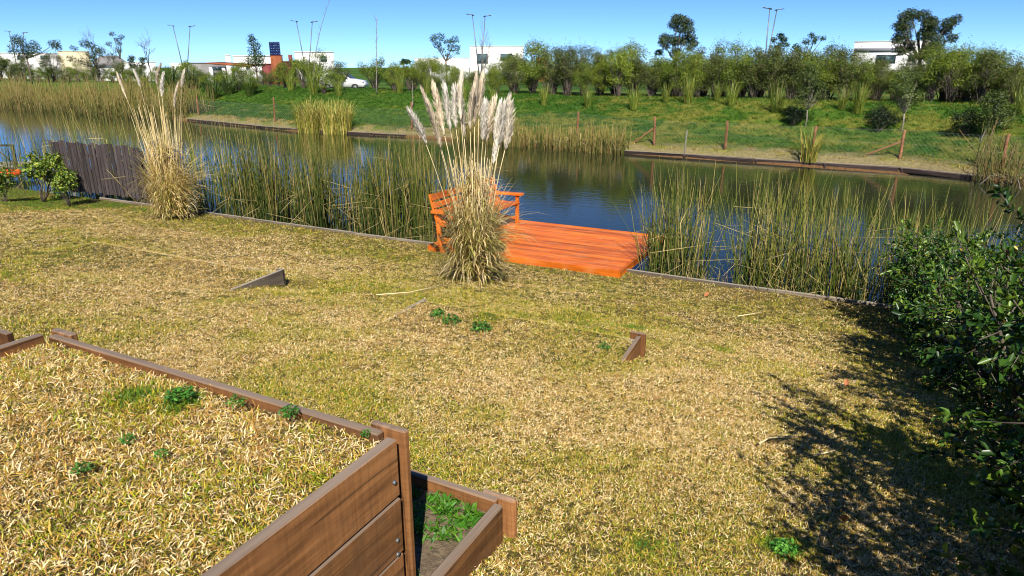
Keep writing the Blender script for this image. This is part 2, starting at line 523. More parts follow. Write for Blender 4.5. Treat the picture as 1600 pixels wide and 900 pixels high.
# ------------------------------------------------------------------ scatter (grass only)
TUFTS = {}
def blade_strip(n, lo, hi, wid, lean, curl, spread, cols, seed, segs=3):
    """n grass blades, each a tapering bent strip"""
    r = np.random.default_rng(seed)
    g = Geo()
    ang = r.random(n) * 2 * math.pi; rad = spread * np.sqrt(r.random(n))
    base = np.column_stack([rad * np.cos(ang), rad * np.sin(ang), -0.006 * np.ones(n)])
    az = r.random(n) * 2 * math.pi
    L = lo + (hi - lo) * r.random(n)
    th = np.radians(lean[0] + (lean[1] - lean[0]) * r.random(n))
    cu = np.radians(curl[0] + (curl[1] - curl[0]) * r.random(n))
    w = wid * (0.7 + 0.6 * r.random(n))
    h = np.column_stack([np.cos(az), np.sin(az), 0 * az]); side = np.column_stack([-np.sin(az), np.cos(az), 0 * az])
    tw = r.normal(0, 0.5, n)
    pts = [base]
    for k in range(segs):
        a = th + cu * (k + 0.5) / segs
        pts.append(pts[-1] + (L / segs)[:, None] * (np.sin(a)[:, None] * h + np.cos(a)[:, None] * np.array([0, 0, 1.0])))
    prof = [0.75, 1.0, 0.75, 0.0] if segs == 3 else list(np.interp(np.arange(segs + 1) / segs, [0, 0.3, 0.7, 1], [0.7, 1, 0.7, 0.0]))
    V = []
    for k in range(segs):
        a = th + cu * k / segs
        nrm = np.cos(a)[:, None] * h - np.sin(a)[:, None] * np.array([0, 0, 1.0])
        sd = np.cos(tw)[:, None] * side + np.sin(tw)[:, None] * nrm
        V += [pts[k] - sd * (w * prof[k] / 2)[:, None], pts[k] + sd * (w * prof[k] / 2)[:, None]]
    V.append(pts[segs])
    nv = len(V)
    V = np.stack(V, 1).reshape(-1, 3)
    o = np.arange(n)[:, None] * nv
    q = np.concatenate([o + np.array([[2 * k, 2 * k + 1, 2 * k + 3, 2 * k + 2]]) for k in range(segs - 1)])
    t3 = o + np.array([[2 * segs - 2, 2 * segs - 1, 2 * segs]])
    P, cl = zip(*cols)
    ci = r.choice(len(cl), n, p=np.array(P) / sum(P))
    c = np.array(cl)[ci] * (0.75 + 0.5 * r.random((n, 1)))
    return V, [q, t3], np.repeat(c, nv, 0)

STRAW = (0.60, 0.405, 0.105); PALE = (0.80, 0.67, 0.43); TAN = (0.42, 0.23, 0.065); OLIVE = (0.38, 0.33, 0.025); GREEN = (0.15, 0.235, 0.012); LIME = (0.34, 0.40, 0.02); LUSH = (0.06, 0.16, 0.015)
def tuft_collection(name, recipes, n, lo, hi, wid, lean, curl, spread, segs=3):
    col = bpy.data.collections.new(name)
    k = 0
    for cols in recipes:
        for j in range(3):
            V, f, t = blade_strip(n, lo, hi, wid, lean, curl, spread, cols, 100 + k, segs)
            o = bpy.data.objects.new('%s_%02d' % (name, k), mesh_np(name, V, f, M['grass'], t))
            col.objects.link(o); k += 1
    return col
REC = [[(.44, PALE), (.26, STRAW), (.18, TAN), (.08, OLIVE), (.04, GREEN)],
       [(.20, PALE), (.26, STRAW), (.10, TAN), (.22, OLIVE), (.17, LIME), (.05, GREEN)],
       [(.08, PALE), (.18, STRAW), (.24, OLIVE), (.28, LIME), (.22, GREEN)],
       [(.04, STRAW), (.10, LIME), (.36, GREEN), (.50, LUSH)]]
lawn_tufts = tuft_collection('lawn_tuft', REC, 16, 0.016, 0.040, 0.0034, (5, 88), (10, 110), 0.036)
bank_tufts = tuft_collection('bank_tuft', [[(.6, (0.36, 0.29, 0.075)), (.4, (0.26, 0.25, 0.035))], [(.4, (0.26, 0.25, 0.035)), (.6, (0.08, 0.16, 0.015))], [(.7, (0.05, 0.135, 0.012)), (.3, LUSH)]], 12, 0.08, 0.17, 0.012, (10, 60), (10, 60), 0.09)
weed_tufts = tuft_collection('weed_tuft', [[(.7, (0.05, 0.17, 0.015)), (.3, (0.10, 0.24, 0.02))]], 16, 0.03, 0.07, 0.012, (20, 80), (0, 60), 0.04)

def scatter(name, P, idx, scale, col, parent=None, tilt=0.18):
    n = len(P)
    me = mesh_np(name, P, [np.zeros((0, 3))]) if False else bpy.data.meshes.new(name)
    me.vertices.add(n); me.vertices.foreach_set('co', np.asarray(P, np.float32).ravel())
    a = me.attributes.new('idx', 'INT', 'POINT'); a.data.foreach_set('value', np.asarray(idx, np.int32))
    rot = np.column_stack([rng.normal(0, tilt, n), rng.normal(0, tilt, n), rng.random(n) * 6.2832]).astype(np.float32)
    a = me.attributes.new('rot', 'FLOAT_VECTOR', 'POINT'); a.data.foreach_set('vector', rot.ravel())
    a = me.attributes.new('scl', 'FLOAT', 'POINT'); a.data.foreach_set('value', np.asarray(scale, np.float32))
    ng = bpy.data.node_groups.new(name, 'GeometryNodeTree')
    ng.interface.new_socket('Geometry', in_out='INPUT', socket_type='NodeSocketGeometry')
    ng.interface.new_socket('Geometry', in_out='OUTPUT', socket_type='NodeSocketGeometry')
    gi = ng.nodes.new('NodeGroupInput'); go = ng.nodes.new('NodeGroupOutput')
    ci = ng.nodes.new('GeometryNodeCollectionInfo'); ci.inputs['Collection'].default_value = col
    ci.inputs['Separate Children'].default_value = True; ci.inputs['Reset Children'].default_value = True
    ip = ng.nodes.new('GeometryNodeInstanceOnPoints'); ip.inputs['Pick Instance'].default_value = True
    def na(nm, dt):
        q = ng.nodes.new('GeometryNodeInputNamedAttribute'); q.data_type = dt; q.inputs['Name'].default_value = nm
        return q.outputs['Attribute']
    ng.links.new(gi.outputs[0], ip.inputs['Points']); ng.links.new(ci.outputs[0], ip.inputs['Instance'])
    ng.links.new(na('idx', 'INT'), ip.inputs['Instance Index'])
    e = ng.nodes.new('FunctionNodeEulerToRotation'); ng.links.new(na('rot', 'FLOAT_VECTOR'), e.inputs[0]); ng.links.new(e.outputs[0], ip.inputs['Rotation'])
    ng.links.new(na('scl', 'FLOAT'), ip.inputs['Scale']); ng.links.new(ip.outputs[0], go.inputs[0])
    o = obj(name, me, parent)
    md = o.modifiers.new('scatter', 'NODES'); md.node_group = ng
    return o

def pick(g):
    """tuft row 0..3 from a greenness 0..1, with spread"""
    k = np.clip(np.floor(g * 4 + rng.normal(0, 0.45, len(g))), 0, 3).astype(int)
    return k * 3 + rng.integers(0, 3, len(g))

# big planter: u 0.10..2.06, v < -8.80; second step in front of it
PL_U0, PL_U1, PL_V, PL_Z = 0.10, 2.06, -8.80, 2.05
ST_V, ST_Z = -8.22, 1.45
n = 620000
u = rng.uniform(-26, 9.0, n); v = rng.uniform(-11.5, -0.06, n)
P2 = S0[None] + u[:, None] * UA + v[:, None] * VA
dist = np.hypot(P2[:, 0], P2[:, 1])
dens = np.clip(820 * (4.0 / np.maximum(dist, 1.5)) ** 1.1, 150, 820)
keep = rng.random(n) < dens / 820
ahead = (P2[:, 1] > 0.4) & (np.abs(P2[:, 0]) < P2[:, 1] * 0.95 + 1.6)
inbox = (u > PL_U0 - 0.08) & (u < PL_U1 + 0.05) & (v < ST_V + 0.03)
keep &= ahead & ~inbox
# extra fill for the near part of the lawn
m2 = 130000
u2 = rng.uniform(-5, 6, m2); v2 = rng.uniform(-11, -3.0, m2)
Q2 = S0[None] + u2[:, None] * UA + v2[:, None] * VA
d2 = np.hypot(Q2[:, 0], Q2[:, 1])
k2 = (rng.random(m2) < np.clip(6.0 / d2 - 0.35, 0, 1)) & (Q2[:, 1] > 0.4) & (np.abs(Q2[:, 0]) < Q2[:, 1] * 0.95 + 1.6) & ~((u2 > PL_U0 - 0.08) & (u2 < PL_U1 + 0.05) & (v2 < ST_V + 0.03))
u = np.concatenate([u[keep], u2[k2]]); v = np.concatenate([v[keep], v2[k2]])
P2 = S0[None] + u[:, None] * UA + v[:, None] * VA
dist = np.hypot(P2[:, 0], P2[:, 1])
g = 0.35 + 0.55 * (vnoise(u, v, 1.3, 31) - 0.5) + 0.45 * (vnoise(u, v, 0.33, 32) - 0.5)
g += 0.10 * sstep(1.8, 3.6, u) * sstep(-1.5, -4, v)                       # greener beside the hedge
g += 0.16 * np.exp(-((u - 0.6) ** 2 + (v + 7.2) ** 2) / 0.9)               # behind the planter
g += 0.55 * (1 - sstep(-13.2, -12.2, u + 0.5 * (vnoise(u, v, 0.8, 33) - 0.5))) * (1 - sstep(-1.6, -2.4, v) * 0.6)     # neighbour's watered lawn
g += 0.5 * np.exp(-((u + 11.3) / 1.6) ** 2 - ((v + 0.45) / 0.35) ** 2)
g -= 0.10 * (1 - sstep(-1.6, -0.4, -np.abs(v + 0.7)))
for (pxx, pyy, rr, am) in ((735, 495, .16, .8), (760, 520, .2, .6), (990, 484, .12, .6), (1130, 522, .14, .5), (450, 570, .5, .22), (1000, 870, .12, .6), (1220, 860, .1, .8)):
    zz = float(lawn_z(0.5, -4.5)) if pyy < 600 else 1.15
    q = gp(pxx, pyy, zz)[:2] - S0
    g += am * np.exp(-(((u - q @ UA) ** 2 + (v - q @ VA) ** 2) / rr ** 2))
lawn_scale = np.clip(0.66 + 0.045 * dist, 0.75, 1.3) * rng.uniform(0.75, 1.25, len(u))
lawn_grass = scatter('lawn_grass', np.column_stack([P2, lawn_z(u, v)]), pick(g), lawn_scale, lawn_tufts)
tag(lawn_grass, 'short dry straw-coloured grass mixed with green covering the lawn', 'grass', kind='stuff')

n = 60000
s = rng.uniform(-48, 24, n); t = 0.5 + 11.5 * rng.random(n) ** 0.9
wv = np.interp(s, _ws, _ww)
Pb = A0[None] + s[:, None] * FA + (t + wv)[:, None] * FN
tn = bank_tint(s, t)
gi = np.where(tn[:, 0] > 0.2, 0, np.where(tn[:, 0] > 0.09, 1, 2)) * 3 + rng.integers(0, 3, n)
kp = rng.random(n) < np.where(t < 1.2, 0.6, 1.0)
bank_grass = scatter('bank_grass', np.column_stack([Pb, far_z(s, t) - 0.02])[kp], gi[kp], rng.uniform(0.6, 1.3, n)[kp], bank_tufts)
tag(bank_grass, 'rough green and straw grass on the far embankment', 'grass', kind='stuff')

# ------------------------------------------------------------------ timber planter (top step)
Z3 = np.array([0, 0, 1.0])
U3 = np.array([UA[0], UA[1], 0]); V3 = np.array([VA[0], VA[1], 0])
pl = thing('timber_planter', W(1.0, -9.8, 1.36), 'big raised timber bed filled with dry grass at the lower left', 'planter')
PV1 = -11.6
ph = 0.222
for k in range(4):                                      # side facing right
    zc = PL_Z - ph / 2 - k * ph
    board('plank', W(PL_U1 - 0.02 + 0.002 * (k % 2), PL_V - 0.035, zc), W(PL_U1 - 0.02 + 0.003 * (k % 2), PV1, zc + 0.004 * (k - 1)), ph - 0.011, 0.040, M['planter'], pl, bev=0.003)
for k in range(4):                                      # side facing the lake
    zc = PL_Z - ph / 2 - k * ph - 0.002
    board('plank', W(PL_U0 + 0.018, PL_V - 0.018, zc), W(PL_U1 - 0.08, PL_V - 0.018, zc - 0.004), ph - 0.006, 0.036, M['planter'], pl, bev=0.005)
for k in range(3):                                      # left side
    zc = PL_Z - ph / 2 - k * ph + 0.012
    board('plank', W(PL_U0 - 0.005, PL_V - 0.05, zc), W(PL_U0 - 0.02, PV1, zc), ph - 0.011, 0.040, M['planter'], pl, bev=0.003)
# upright boards at the two corners
board('post', W(PL_U1 - 0.07, PL_V + 0.018, 1.15), W(PL_U1 - 0.07, PL_V + 0.018, PL_Z + 0.002), 0.145, 0.027, M['planter'], pl, up=U3, bev=0.006)
board('post', W(PL_U0 + 0.05, PL_V + 0.018, 1.15), W(PL_U0 + 0.05, PL_V + 0.018, PL_Z + 0.006), 0.15, 0.036, M['planter'], pl, up=U3, bev=0.006)
# bolt heads
for (vv, zz) in ((-8.865, PL_Z - 0.15), (-8.868, PL_Z - 0.375), (-8.865, PL_Z - 0.60), (-8.87, PL_Z - 0.43)):
    bg = Geo()
    bg.tube([-U3 * 0.004, U3 * 0.005], [0.0085, 0.007], 8)
    obj('bolt', bg.mesh('bolt', M['metal']), pl, loc=W(PL_U1 + 0.003, vv, zz) - np.array(pl.location))
su = np.linspace(PL_U0 + 0.016, PL_U1 - 0.041, 60); sv = np.linspace(PV1, PL_V - 0.037, 70)
def box_z(u, v):
    return PL_Z - 0.036 + 0.03 * (vnoise(u, v, 0.35, 41) - 0.5) + 0.02 * sstep(-9.3, -10.2, np.asarray(v))
def box_fn(u, v):
    p = S0[None] + u[:, None] * UA + v[:, None] * VA
    return np.column_stack([p, box_z(u, v)]) - np.array(pl.location)[None], None
obj('soil', grid_mesh('soil', su, sv, box_fn, M['lawn']), pl)
n = 23000
u = rng.uniform(PL_U0 + 0.03, PL_U1 - 0.055, n); v = rng.uniform(PV1, PL_V - 0.045, n)
P2 = S0[None] + u[:, None] * UA + v[:, None] * VA
g = 0.16 + 0.35 * (vnoise(u, v, 0.5, 51) - 0.4) + 0.45 * (vnoise(u, v, 0.13, 52) - 0.5)
g += 0.16 * sstep(-9.7, -10.5, v)
g += 0.9 * np.exp(-((u - 1.18) ** 2 + (v + 8.97) ** 2) / 0.005) + 0.9 * np.exp(-((u - 0.95) ** 2 + (v + 9.0) ** 2) / 0.008)
pg = scatter('grass', np.column_stack([P2, box_z(u, v)]) - np.array(pl.location)[None], pick(g), rng.uniform(0.68, 1.08, n), lawn_tufts, pl, tilt=0.25)
tag(pg, kind='stuff')

# second step in front of it
st = thing('timber_step', W(1.4, -8.5, 1.25), 'low timber-edged step with weeds below the big planter corner', 'step')
board('plank', W(PL_U0 + 0.1, ST_V, ST_Z - 0.11), W(PL_U1 + 0.03, ST_V, ST_Z - 0.115), 0.22, 0.038, M['planter'], st, bev=0.006)
board('plank', W(PL_U1 + 0.055, ST_V - 0.03, ST_Z - 0.115), W(PL_U1 + 0.062, PL_V - 0.9, ST_Z - 0.12), 0.23, 0.045, M['planter'], st, bev=0.007)
board('post', W(PL_U1 + 0.02, ST_V + 0.037, 1.0), W(PL_U1 + 0.02, ST_V + 0.037, ST_Z - 0.005), 0.17, 0.034, M['planter'], st, up=U3, bev=0.012)
su = np.linspace(PL_U0 + 0.12, PL_U1 + 0.031, 40); sv = np.linspace(PL_V - 0.9, ST_V - 0.02, 30)
def step_z(u, v):
    return ST_Z - 0.075 + 0.05 * (vnoise(u, v, 0.3, 43) - 0.5)
def step_fn(u, v):
    p = S0[None] + u[:, None] * UA + v[:, None] * VA
    return np.column_stack([p, step_z(u, v)]) - np.array(st.location)[None], None
obj('soil', grid_mesh('soil', su, sv, step_fn, M['soil']), st)
n = 1100
u = rng.uniform(1.0, PL_U1 + 0.02, n); v = rng.uniform(PL_V - 0.3, ST_V - 0.03, n)
kp = (vnoise(u, v, 0.16, 61) + 0.25 * sstep(-8.6, -8.3, v)) > 0.42
u = u[kp]; v = v[kp]
P2 = S0[None] + u[:, None] * UA + v[:, None] * VA
wd = scatter('weeds', np.column_stack([P2, step_z(u, v)]) - np.array(st.location)[None], rng.integers(0, 3, len(u)), rng.uniform(0.4, 1.0, len(u)), weed_tufts, st, tilt=0.3)
tag(wd, kind='stuff')

# a second flight of steps begins at the left edge of the picture
sl = thing('timber_step', W(-1.0, -9.2, 1.36), 'end of a dark timber board left of the planter corner at the picture edge', 'step')
for k in range(4):
    board('plank', W(-1.75, -8.78, 1.71 - 0.222 * k), W(-0.42, -8.78, 1.71 - 0.222 * k), 0.211, 0.036, M['planter'], sl, bev=0.003)
    board('plank', W(-0.40, -8.80, 1.70 - 0.222 * k), W(-0.40, -9.9, 1.70 - 0.222 * k), 0.211, 0.036, M['planter'], sl, bev=0.003)
board('post', W(-0.47, -8.745, 1.0), W(-0.47, -8.745, 1.93), 0.12, 0.034, M['planter'], sl, up=U3)
def sl_fn(u, v):
    p = S0[None] + u[:, None] * UA + v[:, None] * VA
    return np.column_stack([p, 1.76 + 0.03 * (vnoise(u, v, 0.3, 44) - 0.5)]) - np.array(sl.location)[None], None
obj('soil', grid_mesh('soil', np.linspace(-1.75, -0.42, 20), np.linspace(-9.9, -8.80, 20), sl_fn, M['soil']), sl)

# half buried boards that hold the two treads in the lawn
tb = thing('retaining_board', W(0.4, B_V, 0.6), 'half buried timber edging of the middle lawn tread with its corner showing', 'edging')
board('plank', W(B_U0, B_V + 0.02, B_Z - 0.20), W(B_U1 - 0.03, B_V + 0.02, B_Z - 0.160), 0.25, 0.036, M['oldwood'], tb)
board('plank', W(B_U0 - 0.02, B_V + 0.03, B_Z - 0.125), W(B_U0 - 0.02, B_V - 0.75, B_Z - 0.15), 0.25, 0.04, M['oldwood'], tb)
board('plank', W(B_U1 - 0.01, B_V + 0.03, B_Z - 0.11), W(B_U1 - 0.01, B_V - 1.3, B_Z - 0.27), 0.25, 0.04, M['planter'], tb)
board('post', W(B_U1 - 0.03, B_V + 0.055, B_Z - 0.40), W(B_U1 - 0.03, B_V + 0.055, B_Z + 0.03), 0.15, 0.034, M['planter'], tb, up=U3)
tc_ = thing('retaining_board', W(C_U1 - 0.6, C_V, 0.65), 'weathered board wedge sticking out of the lawn at the left', 'edging')
board('plank', W(C_U1 + 0.015, C_V + 0.03, C_Z - 0.10), W(C_U1 + 0.015, C_V - 1.5, C_Z - 0.17), 0.26, 0.036, M['oldwood'], tc_)
board('plank', W(C_U1 - 0.01, C_V + 0.02, C_Z - 0.155), W(C_U1 - 3.0, C_V + 0.02, C_Z - 0.20), 0.26, 0.036, M['oldwood'], tc_)
board('post', W(C_U1 - 0.04, C_V + 0.055, C_Z - 0.45), W(C_U1 - 0.04, C_V + 0.055, C_Z + 0.025), 0.11, 0.034, M['oldwood'], tc_, up=U3)

# timber edging along the near shore
se = thing('shore_edging', W(0, 0.03, 0), 'weathered timber edging where the lawn meets the reeds', 'edging')
uu = -14.0
while uu < 6.5:
    L = R.uniform(2.2, 2.9)
    j = R.uniform(-0.012, 0.012)
    board('plank', W(uu, 0.03 + j, -0.14 + R.uniform(-0.01, 0.012)), W(uu + L - 0.01, 0.03 + R.uniform(-0.012, 0.012), -0.14 + R.uniform(-0.01, 0.012)), 0.36, 0.05, M['oldwood'], se)
    uu += L

# ------------------------------------------------------------------ deck and bench
DZ = 0.11
d_o = gp(672, 383, DZ); d_r = gp(968, 423, DZ)
e_u = (d_r - d_o); DL = np.linalg.norm(e_u); e_u /= DL
e_v = np.array([-e_u[1], e_u[0], 0]); DW = 2.62
def D(a, b_, z=0): return d_o + e_u * a + e_v * b_ + Z3 * z
dk = thing('wooden_deck', D(DL / 2, DW / 2, -0.3), 'glossy orange plank deck reaching over the water', 'deck')
npl = 18
pw = DW / npl
for k in range(npl):
    board('plank', D(0.02, (k + 0.5) * pw, -0.014 + R.uniform(-0.0015, 0.0015)), D(DL - 0.03, (k + 0.5) * pw, -0.014 + R.uniform(-0.0015, 0.0015)), pw - 0.009, 0.028, M['deck'], dk, up=e_v, bev=0.004)
board('fascia', D(0, -0.022, -0.055), D(DL, -0.022, -0.055), 0.125, 0.036, M['deck'], dk)
board('fascia', D(0, DW + 0.022, -0.055), D(DL, DW + 0.022, -0.055), 0.125, 0.036, M['deck'], dk)
board('fascia', D(DL + 0.002, -0.04, -0.057), D(DL + 0.002, DW + 0.04, -0.057), 0.122, 0.036, M['deck'], dk)
board('fascia', D(-0.012, -0.04, -0.057), D(-0.012, DW + 0.04, -0.057), 0.122, 0.036, M['deck'], dk)
for a in (0.2, DL / 2, DL - 0.2):
    board('joist', D(a, 0.0, -0.09), D(a, DW, -0.09), 0.10, 0.05, M['oldwood'], dk)
    for bb in (0.5, DW - 0.2):
        board('pile', D(a + 0.06, bb, -1.2), D(a + 0.06, bb, -0.045), 0.1, 0.1, M['oldwood'], dk, up=e_u)

be = thing('garden_bench', D(0.3, 1.2, 0), 'orange slatted bench with armrests on the deck behind the plume grass', 'bench')
BL0, BL1 = 0.04, 2.30
def bd(nm, a, b_, w, th, up=(0, 0, 1)): return board(nm, D(*a), D(*b_), w, th, M['deck'], be, up=up, bev=0.005)
for bb in (BL0, (BL0 + BL1) / 2, BL1):
    bd('leg', (0.20, bb, 0.0), (0.16, bb, 0.42), 0.075, 0.05, e_u)                 # rear leg, lower half
    bd('back_post', (0.17, bb, 0.40), (0.02, bb, 0.93), 0.070, 0.048, e_u)         # leaning back post
    bd('leg', (0.62, bb, 0.0), (0.62, bb, 0.60 if bb != (BL0 + BL1) / 2 else 0.40), 0.075, 0.05, e_u)
    bd('seat_rail', (0.14, bb, 0.395), (0.66, bb, 0.405), 0.07, 0.044)
for bb in (BL0, BL1):
    bd('armrest', (0.05, bb, 0.62), (0.74, bb, 0.625), 0.13, 0.05, e_v)
    bd('stretcher', (0.20, bb, 0.13), (0.60, bb, 0.13), 0.06, 0.035)
for k, (zz, a) in enumerate(((0.88, 0.045), (0.74, 0.085), (0.61, 0.122), (0.49, 0.152))):
    bd('back_slat', (a + 0.03, BL0 - 0.05, zz), (a + 0.03, BL1 + 0.05, zz), 0.10 if k else 0.12, 0.026, (-0.26 * e_u + 0.966 * Z3))
for k in range(5):
    bd('seat_slat', (0.22 + k * 0.10, BL0 - 0.03, 0.447), (0.22 + k * 0.10, BL1 + 0.03, 0.447), 0.086, 0.026, e_u)

# ------------------------------------------------------------------ plume grass
def ribbon(g, base, az, L, th, cu, w, col, segs=6, r=None):
    """one long arching leaf"""
    h = np.array([math.cos(az), math.sin(az), 0]); sd = np.array([-math.sin(az), math.cos(az), 0])
    p = np.array(base, float); pts = [p]
    for k in range(segs):
        a = th + cu * ((k + 0.5) / segs) ** 1.5
        p = p + L / segs * (math.sin(a) * h + math.cos(a) * Z3)
        if p[2] < 0.02: p[2] = 0.02
        pts.append(p)
    pr = np.interp(np.arange(segs + 1) / segs, [0, 0.25, 0.75, 1], [0.8, 1, 0.7, 0.08]) * w / 2
    pts = np.array(pts)
    V = np.empty((2 * (segs + 1), 3)); V[0::2] = pts - sd * pr[:, None]; V[1::2] = pts + sd * pr[:, None] + Z3 * 0.3 * pr[:, None]
    k = np.arange(segs) * 2
    g.add(V, [np.column_stack([k, k + 1, k + 3, k + 2])], col)

def plume_mesh(seed, L, wid, col):
    r = np.random.default_rng(seed)
    g = Geo()
    bend = r.uniform(-0.3, 0.3, 2)
    z = np.linspace(0, L, 9)
    axis = np.column_stack([bend[0] * (z / L) ** 2 * L * 0.9, bend[1] * (z / L) ** 2 * L * 0.9, z])
    g.tube(axis, np.linspace(0.0045, 0.001, 9), 4, np.array(col) * 0.7)
    n = 330
    t = r.random(n) ** 0.85 * 0.97
    p0 = np.column_stack([np.interp(t * L, z, axis[:, i]) for i in range(3)])
    env = np.interp(t, [0, 0.2, 0.55, 0.85, 1], [0.45, 1.0, 1.0, 0.6, 0.12]) * wid
    az = r.random(n) * 6.2832
    out = np.column_stack([np.cos(az), np.sin(az), 0 * az])
    tip = p0 + out * (env * (0.35 + 0.75 * r.random(n)))[:, None] + Z3 * (0.07 + 0.10 * r.random(n))[:, None] * (L / 0.6)
    mid = (p0 + tip) / 2 + Z3 * 0.02 + out * 0.012
    sd = np.column_stack([-np.sin(az), np.cos(az), 0 * az]) * (0.0034 + 0.0034 * r.random(n))[:, None]
    V = np.stack([p0, mid - sd, mid + sd, tip], 1).reshape(-1, 3)
    o = np.arange(n)[:, None] * 4
    c = np.array(col)[None] * (0.75 + 0.4 * r.random((n, 1)))
    g.add(V, [o + np.array([[0, 1, 3]]), o + np.array([[0, 3, 2]])], np.repeat(c, 4, 0))
    return g.mesh('plume', M['plume'])
plumes = [plume_mesh(200 + k, 0.62 + 0.05 * (k % 3), 0.075 + 0.010 * (k % 2), ((0.97, 0.91, 0.79), (0.94, 0.85, 0.69), (0.88, 0.75, 0.56))[k % 3]) for k in range(6)]

DRY1 = (0.62, 0.47, 0.19); DRY2 = (0.50, 0.35, 0.13); DRY3 = (0.74, 0.60, 0.32); GG = (0.22, 0.24, 0.05); GY = (0.46, 0.42, 0.10)
def pampas(loc, label, nleaf, radius, lspan, pl_list, nstalk, stalk_h, seed, green=0.35, skirt=900, mid=900, psc=1.0):
    r = R_ = random.Random(seed)
    root = thing('plume_grass', loc, label, 'plume grass')
    g = Geo()
    for k in range(nleaf):
        a = r.random() * 6.2832; q = radius * 0.55 * math.sqrt(r.random())
        col = np.array(r.choice((GG, GY, GY) if r.random() < green else (DRY1, DRY1, DRY2, DRY3))) * r.uniform(0.75, 1.25)
        ribbon(g, (q * math.cos(a), q * math.sin(a), r.uniform(0, 0.25)), a + r.gauss(0, 0.8), r.uniform(*lspan), r.uniform(0.02, 0.24), r.uniform(0.3, 2.4), r.uniform(0.008, 0.015), col, 7)
    for k in range(skirt):        # short broken leaves hanging round the foot
        a = r.random() * 6.2832; q = radius * r.uniform(0.35, 0.85)
        col = np.array(r.choice((GG, GY, GY) if r.random() < green else (DRY1, DRY2, DRY3))) * r.uniform(0.75, 1.25)
        ribbon(g, (q * math.cos(a), q * math.sin(a), r.uniform(0.08, 1.0) * (1.25 - q / radius) * 1.3), a + r.gauss(0, 0.8), r.uniform(0.2, 0.48), r.uniform(0.3, 1.5), r.uniform(0.8, 2.0), r.uniform(0.009, 0.017), col, 5)
    for k in range(mid):          # dry broken leaves caught between the stems
        a = r.random() * 6.2832; q = radius * r.uniform(0.05, 0.62)
        col = np.array(r.choice((DRY1, DRY2, DRY3, DRY3, GY))) * r.uniform(0.75, 1.2)
        ribbon(g, (q * math.cos(a), q * math.sin(a), r.uniform(0.7, 1.55)), r.random() * 6.2832, r.uniform(0.15, 0.5), r.uniform(0.1, 2.4), r.uniform(0.2, 2.2), r.uniform(0.006, 0.014), col, 4)
    lf = obj('leaf_tussock', g.mesh('leaf_tussock', M['leaf']), root); tag(lf, kind='stuff')
    for (dx, dy, ztop, k) in pl_list:
        g = Geo()
        b0 = np.array([dx * 0.16 + r.gauss(0, 0.05), dy * 0.16 + r.gauss(0, 0.05), 0.05])
        Lp = 0.60 * r.uniform(0.8, 1.12) * psc
        top = np.array([dx * 0.86, dy * 0.86, ztop - Lp * 0.93])
        ctl = np.array([dx * 0.42, dy * 0.42, ztop * 0.42])
        tt = np.linspace(0, 1, 7)[:, None]
        pts = (1 - tt) ** 2 * b0 + 2 * tt * (1 - tt) * ctl + tt ** 2 * top
        sc_ = r.uniform(0.7, 1.1) * psc ** 1.3
        g.tube(pts, np.linspace(0.0075, 0.0045, 7) * sc_, 5, np.array(DRY3) * r.uniform(0.75, 1.1))
        sm = obj('stem', g.mesh('stem', M['reed'], True), root)
        dirn = Vector(pts[-1] - pts[-2]); 
        e = dirn.to_track_quat('Z', 'Y').to_euler()
        obj('plume', plumes[k % 6], root, loc=pts[-1], rot=e, scale=(sc_ * r.uniform(0.9, 1.25), sc_ * r.uniform(0.9, 1.25), Lp / 0.64))
    g = Geo()
    for k in range(nstalk):       # dry leafless stalks
        a = r.random() * 6.2832; q = radius * 0.4 * math.sqrt(r.random()); lean = r.uniform(0, 0.17)
        hgt = stalk_h * r.uniform(0.55, 1.0)
        b0 = np.array([q * math.cos(a), q * math.sin(a), 0.0]); tp = b0 + np.array([math.cos(a) * lean * hgt, math.sin(a) * lean * hgt, hgt])
        md = (b0 + tp) / 2 + np.array([r.gauss(0, 0.03), r.gauss(0, 0.03), 0.03])
        g.tube([b0, (b0 + md) / 2, md, (md + tp) / 2, tp], [0.007, 0.0065, 0.006, 0.005, 0.003], 4, np.array(r.choice((DRY1, DRY3, DRY3, DRY2))) * r.uniform(0.8, 1.15))
    so = obj('dry_stalks', g.mesh('dry_stalks', M['reed'], True), root); tag(so, kind='stuff')
    return root

pc = W(*[float(c) for c in ((gp(742, 437, 0.22)[:2] - S0) @ UA, (gp(742, 437, 0.22)[:2] - S0) @ VA)], 0)
uv = ((pc[:2] - S0) @ UA, (pc[:2] - S0) @ VA)
pc[2] = float(lawn_z(*uv))
yc = float(pc[1])
PLM = []
for (pxx, pyy) in ((652, 172), (672, 155), (686, 150), (697, 140), (707, 143), (716, 128), (722, 150), (733, 150), (741, 138), (749, 133), (756, 165), (762, 170), (777, 164), (787, 167), (797, 168), (775, 196), (680, 172)):
    yy = yc + R.uniform(-0.30, 0.25)
    q = at(pxx, pyy, yy)
    PLM.append((q[0] - pc[0], q[1] - pc[1], q[2] - pc[2], R.randrange(6)))
pampas(pc, 'tall plume grass with a fan of pale feathery plumes in front of the deck', 850, 0.34, (0.55, 1.45), PLM, 90, 1.9, 11, green=0.36, skirt=1500)

pq = gp(272, 341, 0.0); pq[2] = 0.02
PLM = []
for (pxx, pyy) in ((186, 124), (212, 112), (243, 108), (250, 118), (287, 114), (272, 138)):
    q = at(pxx, pyy, pq[1] + R.uniform(-0.2, 0.2))
    PLM.append((q[0] - pq[0], q[1] - pq[1], q[2] - pq[2], R.randrange(6)))
pampas(pq, 'older dry plume grass beside the picket fence with few thin plumes', 800, 0.46, (0.6, 1.6), PLM, 130, 2.45, 12, green=0.25, skirt=1400, mid=1300, psc=0.72)

